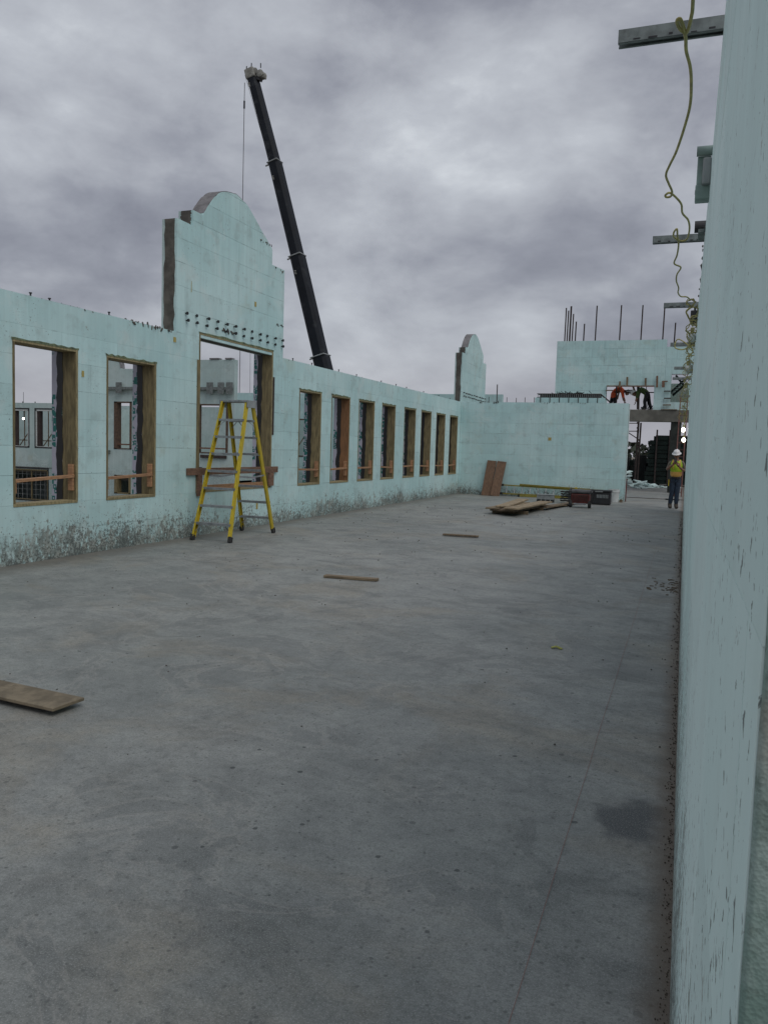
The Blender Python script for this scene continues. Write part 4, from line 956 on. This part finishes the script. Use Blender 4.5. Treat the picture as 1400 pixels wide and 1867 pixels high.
for (a, b, c, d) in hA:
    e = .07; low = d < 0
    mb = MB()
    for q in ((a-e, b+e, d+.02, d+e+.02), (a-e, b+e, c-e, c), (a-e, a, c, d+.02), (b, b+e, c, d+.02)):
        mb.prism([(q[0], q[2]), (q[1], q[2]), (q[1], q[3]), (q[0], q[3])], f36, -.012, -.001)
    fr_ = mb.build('window', M['membrane'], wa)
    mb = MB(); t = .07
    for q in ((a, b, d-t, d), (a, b, c, c+t*.4), (a, a+t, c, d), (b-t, b, c, d)):
        mb.prism([(q[0]+.001, q[2]+.001), (q[1]-.001, q[2]+.001), (q[1]-.001, q[3]-.001), (q[0]+.001, q[3]-.001)], f36, .004, .29)
    mb.build('frame', M['whiteplastic'] if not low else M['buck'], fr_)
    mb = MB()
    if low:
        k = int((b-a)/.32)
        for i in range(1, k): x = a+(b-a)*i/k; mb.box((x-.007, 36.12, c), (x+.007, 36.14, d))
        for i in range(1, 6): z = c+(d-c)*i/6; mb.box((a, 36.141, z-.006), (b, 36.155, z+.012))
        mb.build('wire_grid', M['greyplastic'], fr_)
        MB().box((a+(b-a)*.56, 36.08, c), (a+(b-a)*.56+.07, 36.118, d)).build('mullion', M['buck'], fr_)
    else:
        mb.bar((a+.15, 36.4, c), (b-.3, 36.4, c+.9), .03, .05).bar((a+.5, 36.45, c), (a+.5, 36.45, d), .03, .05).bar((a, 36.5, c+.35), (b, 36.5, c+.35), .03, .05)
        mb.build('brace', M['plank_dark'], fr_)
        MB().box((a+.07, 36.05, c), (a+.26, 36.28, d)).build('reveal', M['rust'], fr_)
for x in (-36.6, -35.6, -34.7): MB().tube([(x, 36.15, HW-.02), (x, 36.15, HW+.08)], .03, 6).build('tie_stub', M['rust'], wa)
c = pxY(43, 763, 38.4)
lamp = thing('work_lamp', c, 'lit round work lamp inside the left courtyard window', 'lamp')
MB().ell(c, (.07, .07, .07), 12, 8).build('globe', M['bulb'], lamp, smooth=True)
MB().tube([c+Vector((0, 0, .09)), c+Vector((0, 0, 1.6))], .012, 6).build('cord', M['black'], lamp)

f33 = fa(33)
wb = thing('courtyard_gable_wing', (-25, 33, -4.2), 'nearer courtyard wing with arched top, steel ledger and brown-framed openings', 'building')
hB = [(-26.68, -25.62, 1.27, 3.62), (-22.0, -20.15, 1.22, 3.55), (-26.65, -25.66, -.95, -.02), (-29.2, -28.1, 1.27, 3.62)]
slab_panel(wb, 'wall', f33, -30.2, -19.85, -4.2, 5.22, hB, M['foam_grey'], 0, .3)
slab_panel(wb, 'parapet', f33, -23.2, -19.85, 5.222, 5.62, [], M['foam_grey'], 0, .3)
AR = [(-30.2, 5.222), (-30.2, 5.6)]+[(-28.25-1.95*math.cos(math.pi*i/20), 5.6-.35*(i/20)+1.15*math.sin(math.pi*i/20)) for i in range(21)]+[(-26.298, 5.222)]
MB().prism(AR, f33, 0, .3).build('arch', M['foam_grey'], wb)
arc = AR[2:-1]; MB().prism(arc+[(u, z+.04) for u, z in arc[::-1]], f33, -.03, .32).build('arch_cap', M['cap'], wb)
MB().box((-30.2, 33.3, -.3), (-19.85, 36, -.05)).build('storey_floor', M['concrete'], wb)
MB().box((-20.15, 33.301, -4.2), (-19.85, 36, 3.66)).build('wall', M['foam_grey'], wb)
for (a, b, c, d) in hB:
    t = .12; mb = MB()
    for q in ((a, b, d-t*.5, d), (a, b, c, c+t*.4), (a, a+t*1.5, c, d), (b-t, b, c, d)):
        mb.prism([(q[0]+.001, q[2]+.001), (q[1]-.001, q[2]+.001), (q[1]-.001, q[3]-.001), (q[0]+.001, q[3]-.001)], f33, -.02, .32)
    o = mb.build('window', M['brownwood'] if d > 0 else M['buck'], wb)
    if d > 0: MB().box((a+.2, 33.1, c+.20), (b-.14, 33.2, c+.27)).build('rail', M['redwood'], o)
MB().box((-28.5, 32.82, 4.2), (-19.9, 32.999, 4.33)).build('ledger', M['steel'], wb)
for x in (-26.25, -24.9, -21.05, -20.45, -19.99): MB().box((x-.17, 32.78, 4.02), (x+.17, 32.815, 4.55)).build('bracket_plate', M['steel'], wb)
for x in (-27.1, -24.0): MB().box((x-.25, 32.8, 1.05), (x+.2, 32.999, 1.2)).build('bracket_plate', M['steel'], wb)
for (x, x2) in ((-21.2, -20.7), (-20.35, -20.0)): MB().box((x, 32.96, 5.63), (x2, 33.25, 5.70)).build('cap_plate', M['cap'], wb)
MB().box((-21.6, 32.9, 1.0), (-20.2, 32.999, 1.14)).build('ledger', M['rust'], wb)
MB().tube([(-21.5, 32.9, .35), (-20.6, 32.9, .28), (-20.0, 32.9, .35)], .03, 6).build('pipe', M['darkgreen'], wb)
MB().box((-21.9, 32.85, .15), (-21.55, 32.999, .55)).build('outlet_box', M['black'], wb)
f46 = fa(46)
wc = thing('rear_wing', (-20, 46, -4.2), 'pale foam rear wing behind the courtyard gable', 'building')
hC = [(-26.3, -25.0, 1.0, 3.4), (-23.5, -22.3, 1.0, 3.4), (-18, -16.8, 1.0, 3.4)]
slab_panel(wc, 'wall', f46, -27.8, -10, -4.2, 5.0, hC, M['foam_far'], 0, .3)
MB().box((-27.8, 49, -4.2), (-10, 49.3, 4.4)).build('wall', M['foam_grey'], wc)
for (a, b, c, d) in hC:
    mb = MB()
    for q in ((a, b, d-.08, d), (a, b, c, c+.08), (a, a+.1, c, d), (b-.1, b, c, d)): mb.prism([(q[0]+.001, q[2]+.001), (q[1]-.001, q[2]+.001), (q[1]-.001, q[3]-.001), (q[0]+.001, q[3]-.001)], f46, -.02, .32)
    o = mb.build('window', M['brownwood'], wc); MB().bar((a, 46.2, c), (b, 46.2, d-.6), .03, .06).build('brace', M['plank_dark'], o)

# ------------------------------------------------------------------ crane behind the left wall
CY = 50
cr = thing('mobile_crane', (-20, CY, -4.2), 'mobile crane with long black telescopic boom behind the left wall', 'crane')
base = pxY(589, 671, CY); tip = pxY(461, 143, CY); ax = (tip-base).normalized()
foot_ = base - ax*11.5
def boom(p, q, w0, w1, name='boom_section'):
    d = (q-p).normalized(); n_ = Vector((0, 1, 0)); s_ = d.cross(n_).normalized(); mb = MB()
    prof = [(-.5, -.32), (-.5, .5), (-.36, .62), (.36, .62), (.5, .5), (.5, -.32), (.3, -.6), (-.3, -.6)]
    for (c0, w_) in ((p, w0), (q, w1)):
        for (a, b) in prof: mb.v.append(tuple(c0+s_*a*w_+n_*b*w_*.9))
    k = len(prof)
    for i in range(k): j = (i+1) % k; mb.face((i, j, k+j, k+i))
    mb.face(range(k)[::-1]); mb.face([k+i for i in range(k)])
    return mb.build(name, M['boom'], cr, bevel=.02)
J2 = pxY(584.5, 650, CY); J1 = pxY(542, 467, CY); J0 = pxY(501, 296, CY)
boom(foot_, J2, 1.04, 1.0); boom(J2, J1, .88, .88); boom(J1, J0, .77, .77); boom(J0, tip, .66, .66)
sd_ = ax.cross(Vector((0, 1, 0))).normalized()
for (j, w_) in ((J2, 1.02), (J1, .90), (J0, .79)):
    MB().bar(j-ax*.03, j+ax*.05, w_*1.03, w_*1.2, up=(0, 1, 0)).build('collar', M['greyplastic'], cr, bevel=.03)
    MB().bar(j+sd_*w_*.5+ax*.05, j+sd_*(w_*.5+.32)+ax*.05, .08, .08).build('rope_guide', M['bright'], cr)
    MB().bar(j-sd_*w_*.3-ax*.2, j-sd_*w_*.5-ax*.28, .1, .1).build('lug', M['black'], cr)
for (x, y) in ((462, 158), (505, 326), (545.5, 497)):
    for k in range(3):
        a = pxY(x+k*.6, y+k*2.6, CY); a = Vector((a.x, CY-.62, a.z)); MB().box(a-Vector((.07, .02, .02)), a+Vector((.07, .02, .03))).build('number_mark', M['bright'], cr)
hd = MB().bar(tip-ax*.05, tip+ax*.62, .68, .8, up=(0, 1, 0)).build('boom_head', M['bright'], cr, bevel=.06)
pl = tip+ax*.25-sd_*.2
for (e, z, r_) in ((-.52, .15, .24), (-.28, .45, .21)):
    c0 = tip+sd_*e*1.35+ax*(z-.15); MB().lathe(c0-Vector((0, .28, 0)), [(r_*.5, 0), (r_, .02), (r_*.88, .14), (r_*.88, .42), (r_, .54), (r_*.5, .56)], 16, 'y').build('sheave', M['bright'], hd)
MB().bar(tip+ax*.1-sd_*.2, tip-ax*.25-sd_*.95, .28, .35, up=(0, 1, 0)).build('head_frame', M['bright'], hd, bevel=.04)
for (a, b, e) in ((.8, 1.05, -.1), (.45, .75, -.75), (.8, 1.0, .3)): MB().bar(tip+ax*a+sd_*e, tip+ax*b+sd_*(e-.08), .05, .05).build('aerial', M['black'], hd)
MB().bar(tip-ax*.25-sd_*.62, tip-ax*.05-sd_*.4, .36, .4, up=(0, 1, 0)).build('hook_guard', M['black'], hd)
hx = pxY(446, 150, CY)
MB().tube([(hx.x, CY, hx.z), (hx.x-.02, CY, 2.2)], .024, 6).build('hoist_line', M['rust'], cr)
MB().tube([(hx.x, CY, hx.z-1.2), (hx.x, CY, hx.z-1.7)], .06, 8).build('limit_weight', M['black'], cr)
MB().tube([(hx.x+.62, CY+.2, 14), (hx.x+.75, CY+.2, 2.2)], .014, 6).build('hoist_line', M['rust'], cr)
MB().lathe((hx.x-.02, CY, 1.6), [(.05, .7), (.2, .6), (.26, .35), (.2, .1), (.06, 0)], 12).build('hook_block', M['yellow'], cr)
MB().tube([tuple(tip+sd_*.5+ax*.5), tuple(tip.lerp(J0, .7)+sd_*.40), tuple(J0+sd_*.42)], .010, 5).build('hoist_line', M['rust'], cr)
MB().box((foot_.x-1.2, CY-1.2, foot_.z-.8), (foot_.x+2.8, CY+1.2, foot_.z+.6)).build('turret', M['bright'], cr, bevel=.1)
MB().box((foot_.x-5, CY-1.3, -3.2), (foot_.x+5, CY+1.3, foot_.z-.81)).build('chassis', M['bright'], cr, bevel=.1)
MB().box((foot_.x-7, CY-1.25, -3.2), (foot_.x-5.05, CY+1.25, -1.2)).build('cab', M['bright'], cr, bevel=.15)
for i in range(4):
    for s_ in (-1, 1): MB().lathe((foot_.x-4.2+i*2.6, CY+s_*1.15-.2, -3.6), [(.3, 0), (.58, .02), (.6, .1), (.6, .3), (.58, .38), (.3, .4)], 18, 'y').build('wheel', M['rubber'], cr)

# ------------------------------------------------------------------ people
def skinned(verts, edges, root, name, mats, parent, pick=None, sub=2):
    me = bpy.data.meshes.new('tmp'); org = parent_world(parent)
    me.from_pydata([tuple(Vector(v[:3])-org) for v in verts], edges, [])
    ob = bpy.data.objects.new('tmp', me); COL.objects.link(ob)
    ob.modifiers.new('skin', 'SKIN'); sm = ob.modifiers.new('sub', 'SUBSURF'); sm.levels = sub; sm.render_levels = sub
    for i, v in enumerate(verts):
        r_ = v[3]; d = me.skin_vertices[0].data[i]; d.radius = (r_[0], r_[1]) if isinstance(r_, tuple) else (r_, r_); d.use_root = (i == root)
    dg = bpy.context.evaluated_depsgraph_get(); dg.update()
    nm = bpy.data.meshes.new_from_object(ob.evaluated_get(dg)); nm.name = name
    bpy.data.objects.remove(ob); nm.materials.clear()
    for m_ in mats: nm.materials.append(m_)
    for p in nm.polygons:
        p.use_smooth = True; p.material_index = pick(p.center+org) if pick else 0
    o = bpy.data.objects.new(name, nm); COL.objects.link(o); o.parent = parent
    return o
def hand(wrist, direc, palmn, parent, glove):
    d = Vector(direc).normalized(); n_ = Vector(palmn).normalized(); s_ = d.cross(n_).normalized(); wv = Vector(wrist); mb = MB()
    mb.bar(wv-d*.01, wv+d*.09, .082, .03, up=n_)
    for i, ln in enumerate((.062, .075, .07, .052)):
        b0 = wv+d*.088+s_*(-.03+.02*i); mb.tube([b0, b0+d*ln*.5+n_*.01, b0+d*ln*.8+n_*.035, b0+d*ln*.75+n_*.055], [.0098, .0092, .0085, .007], 6)
    b0 = wv+d*.02-s_*.038; mb.tube([b0, b0+d*.03-s_*.025+n_*.015, b0+d*.055-s_*.02+n_*.035], [.012, .011, .009], 6)
    return mb.build('hand', glove, parent, smooth=True)
def head_mesh(c, fwd, up, parent, hat=True):
    f_ = Vector(fwd).normalized(); u_ = Vector(up); s_ = f_.cross(u_).normalized(); u_ = s_.cross(f_).normalized(); R = Matrix((s_, f_, u_)).transposed(); c = Vector(c)
    mb = MB().ell(c, (.078, .098, .125), 16, 12, R)
    mb.ell(c+R @ Vector((0, .035, -.075)), (.052, .055, .05), 12, 8, R)                       # jaw
    mb.ell(c+R @ Vector((0, .100, -.015)), (.014, .022, .026), 8, 6, R)                       # nose
    for e in (-1, 1): mb.ell(c+R @ Vector((e*.078, -.005, -.01)), (.014, .024, .034), 8, 6, R) # ears
    mb.ell(c+R @ Vector((0, .086, .028)), (.055, .018, .012), 10, 6, R)                       # brow
    mb.cur = 1
    for e in (-1, 1): mb.ell(c+R @ Vector((e*.03, .090, .008)), (.012, .008, .007), 8, 5, R)  # eyes
    mb.ell(c+R @ Vector((0, .088, -.062)), (.026, .008, .007), 8, 5, R)                       # mouth
    h = mb.build('head', [M['skin'], M['darkcloth']], parent, smooth=True)
    if hat:
        k = c+R @ Vector((0, -.005, .055)); m2 = MB(); base = 0; nn = 22
        prof = [(.175, .150, -.012), (.172, .147, .0), (.128, .108, .006), (.126, .106, .04), (.112, .094, .085), (.08, .066, .115), (.03, .03, .128), (.0, .0, .13)]
        for (a, b, z) in prof:
            for i in range(nn):
                t = 2*math.pi*i/nn; m2.v.append(tuple(k+R @ Vector((b*math.cos(t), a*math.sin(t)*(1.08 if math.sin(t) > 0 else .95), z))))
        for j in range(len(prof)-1):
            for i in range(nn): m2.face((j*nn+i, j*nn+(i+1) % nn, (j+1)*nn+(i+1) % nn, (j+1)*nn+i))
        m2.face(range(nn)[::-1])
        ho = m2.build('hard_hat', M['hat'], parent, smooth=True)
        MB().bar(k+R @ Vector((0, -.09, .10)), k+R @ Vector((0, .09, .10)), .03, .06, up=u_).build('hat_ridge', M['hat'], ho, bevel=.01)
    return h

# man in the lime vest
bp = Vector((-.235, 28.7, 0)); S = 1.02
pm = thing('person', bp, 'person in white hard hat, lime vest and jeans standing by the right wall', 'person')
Q = lambda x, y, z: bp+Vector((x, y, z))*S
V = [(*Q(0, 0, 1.02), (.15, .115)), (*Q(0, 0, 1.16), (.145, .11)), (*Q(0, -.02, 1.38), (.165, .12)), (*Q(0, -.02, 1.53), (.11, .09)), (*Q(0, -.035, 1.62), .055), (*Q(-.01, -.06, 1.70), .06),
     (*Q(-.195, -.01, 1.515), .068), (*Q(-.285, -.10, 1.27), .05), (*Q(-.235, -.22, 1.33), .045), (*Q(-.09, -.29, 1.47), .033),
     (*Q(.195, -.01, 1.515), .068), (*Q(.27, -.06, 1.25), .05), (*Q(.20, -.19, 1.28), .045), (*Q(.07, -.31, 1.40), .033),
     (*Q(-.085, 0, .93), (.12, .12)), (*Q(-.09, -.03, .54), .086), (*Q(-.14, .01, .12), .072), (*Q(.085, 0, .93), (.12, .12)), (*Q(.06, -.05, .54), .086), (*Q(.055, -.03, .12), .072)]
Eg = [(0, 1), (1, 2), (2, 3), (3, 4), (4, 5), (3, 6), (6, 7), (7, 8), (8, 9), (3, 10), (10, 11), (11, 12), (12, 13), (0, 14), (14, 15), (15, 16), (0, 17), (17, 18), (18, 19)]
def pick(p):
    q = (p-bp)/S
    if q.z < 1.0: return 2
    if q.z > 1.575 and abs(q.x) < .12: return 0
    if q.y < -.13: return 0 if q.y < -.16 else 1
    return 1
skinned(V, Eg, 0, 'body', [M['skin'], M['sleeve'], M['denim']], pm, pick)
head_mesh(Q(-.015, -.075, 1.765), (-.25, -1, -.35), (0, -.2, 1), pm)
hand(Q(-.09, -.29, 1.47), (.5, -.15, .75), (.3, .9, .2), pm, M['skin']); hand(Q(.07, -.31, 1.40), (-.5, -.2, .8), (-.3, .9, .2), pm, M['skin'])
o = MB().bar(Q(-.03, -.34, 1.53), Q(-.03, -.30, 1.66), .075, .012, up=(0, 1, .3)).build('phone', M['black'], None, bevel=.004); tag(o, 'dark phone held up in both hands by the man in the lime vest', 'phone')
Vv = [(*Q(0, 0, .99), (.20, .16)), (*Q(0, -.005, 1.2), (.195, .155)), (*Q(0, -.02, 1.38), (.22, .165)), (*Q(0, -.02, 1.50), (.17, .12)), (*Q(-.15, -.012, 1.54), .085), (*Q(.15, -.012, 1.54), .085)]
def pickv(p):
    q = (p-bp)/S
    if q.z < 1.21: return 1
    if abs(abs(q.x)-.10) < .024 and q.z > 1.30: return 1
    return 0
skinned(Vv, [(0, 1), (1, 2), (2, 3), (3, 4), (3, 5)], 0, 'vest', [M['hivis'], M['vestband']], pm, pickv, 3)
for (x, y) in ((-.14, .01), (.055, -.03)):
    bt = skinned([(*Q(x, y, .17), .078), (*Q(x, y, .07), (.07, .07)), (*Q(x+.02, y-.13, .055), (.064, .052)), (*Q(x+.035, y-.20, .045), (.052, .042))], [(0, 1), (1, 2), (2, 3)], 1, 'boot', [M['boot']], pm)
MB().lathe(Q(0, 0, .99), [(.13, 0), (.168, .0), (.168, .05), (.13, .05)], 18).build('tool_belt', M['darkcloth'], pm)
MB().box(Q(-.235, -.07, .80), Q(-.15, .07, .98)).build('tool_pouch', M['boot'], pm, bevel=.015)
MB().box(Q(-.225, -.085, .74), Q(-.195, -.055, .95)).build('hammer_handle', M['yellow'], pm)

def stooped(base, side, label, shirt, legs, low=.95, scale=1.0):
    b0 = Vector(base); pp = thing('person', b0, label, 'person'); Z = lambda x, y, z: b0+Vector((side*x, y, z))*scale
    V = [(*Z(-.05, 0, .82), (.18, .19)), (*Z(.06, -.02, .98), (.18, .17)), (*Z(.26, -.04, 1.05), (.20, .18)), (*Z(.40, -.05, .98), (.13, .13)), (*Z(.48, -.05, .93), .065), (*Z(.53, -.05, .90), .07),
         (*Z(.36, -.24, .94), .085), (*Z(.42, -.28, .66), .066), (*Z(.48, -.24, .44), .05), (*Z(.36, .15, .94), .085), (*Z(.40, .19, .66), .066), (*Z(.50, .14, .46), .05),
         (*Z(-.06, -.11, .78), .13), (*Z(.05, -.13, .46), .095), (*Z(-.02, -.14, .1), .075), (*Z(-.08, .11, .78), .13), (*Z(-.16, .14, .45), .095), (*Z(-.28, .14, .1), .075)]
    Eg = [(0, 1), (1, 2), (2, 3), (3, 4), (4, 5), (3, 6), (6, 7), (7, 8), (3, 9), (9, 10), (10, 11), (0, 12), (12, 13), (13, 14), (0, 15), (15, 16), (16, 17)]
    def pk(p):
        q = (p-b0)/scale; x = side*q.x
        if x < .04 and q.z < low: return 2
        if q.z < .62: return 2 if x < .25 else 0
        if x > .52: return 0
        return 1
    skinned(V, Eg, 0, 'body', [M['skin'], shirt, legs], pp, pk)
    head_mesh(Z(.60, -.05, .87), (side*.75, -.1, -.65), (side*.6, 0, .8), pp)
    hand(Z(.48, -.24, .44), (side*.2, 0, -1), (side*1, 0, 0), pp, M['skin']); hand(Z(.50, .14, .46), (side*.2, 0, -1), (side*1, 0, 0), pp, M['skin'])
    for (x, y) in ((-.02, -.14), (-.28, .14)):
        skinned([(*Z(x, y, .15), .058), (*Z(x, y, .055), (.055, .05)), (*Z(x+.12, y, .045), (.045, .04)), (*Z(x+.19, y, .035), (.036, .032))], [(0, 1), (1, 2), (2, 3)], 1, 'boot', [M['boot']], pp)
    return pp
a = pxY(1176, 746, UY+.5)
stooped((a.x, UY+.62, 3.955), -1, 'person in dark green shirt and pale hard hat stooping on the beam deck', M['greenshirt'], M['darkcloth'], .95, .95)
a = pxY(1121, 740, UY+.6)
stooped((a.x-.05, UY+.75, 3.955), 1, 'person in bright orange shirt bending over on the upper deck, left of the other man', M['orange'], M['darkcloth'], .62, 1.0)
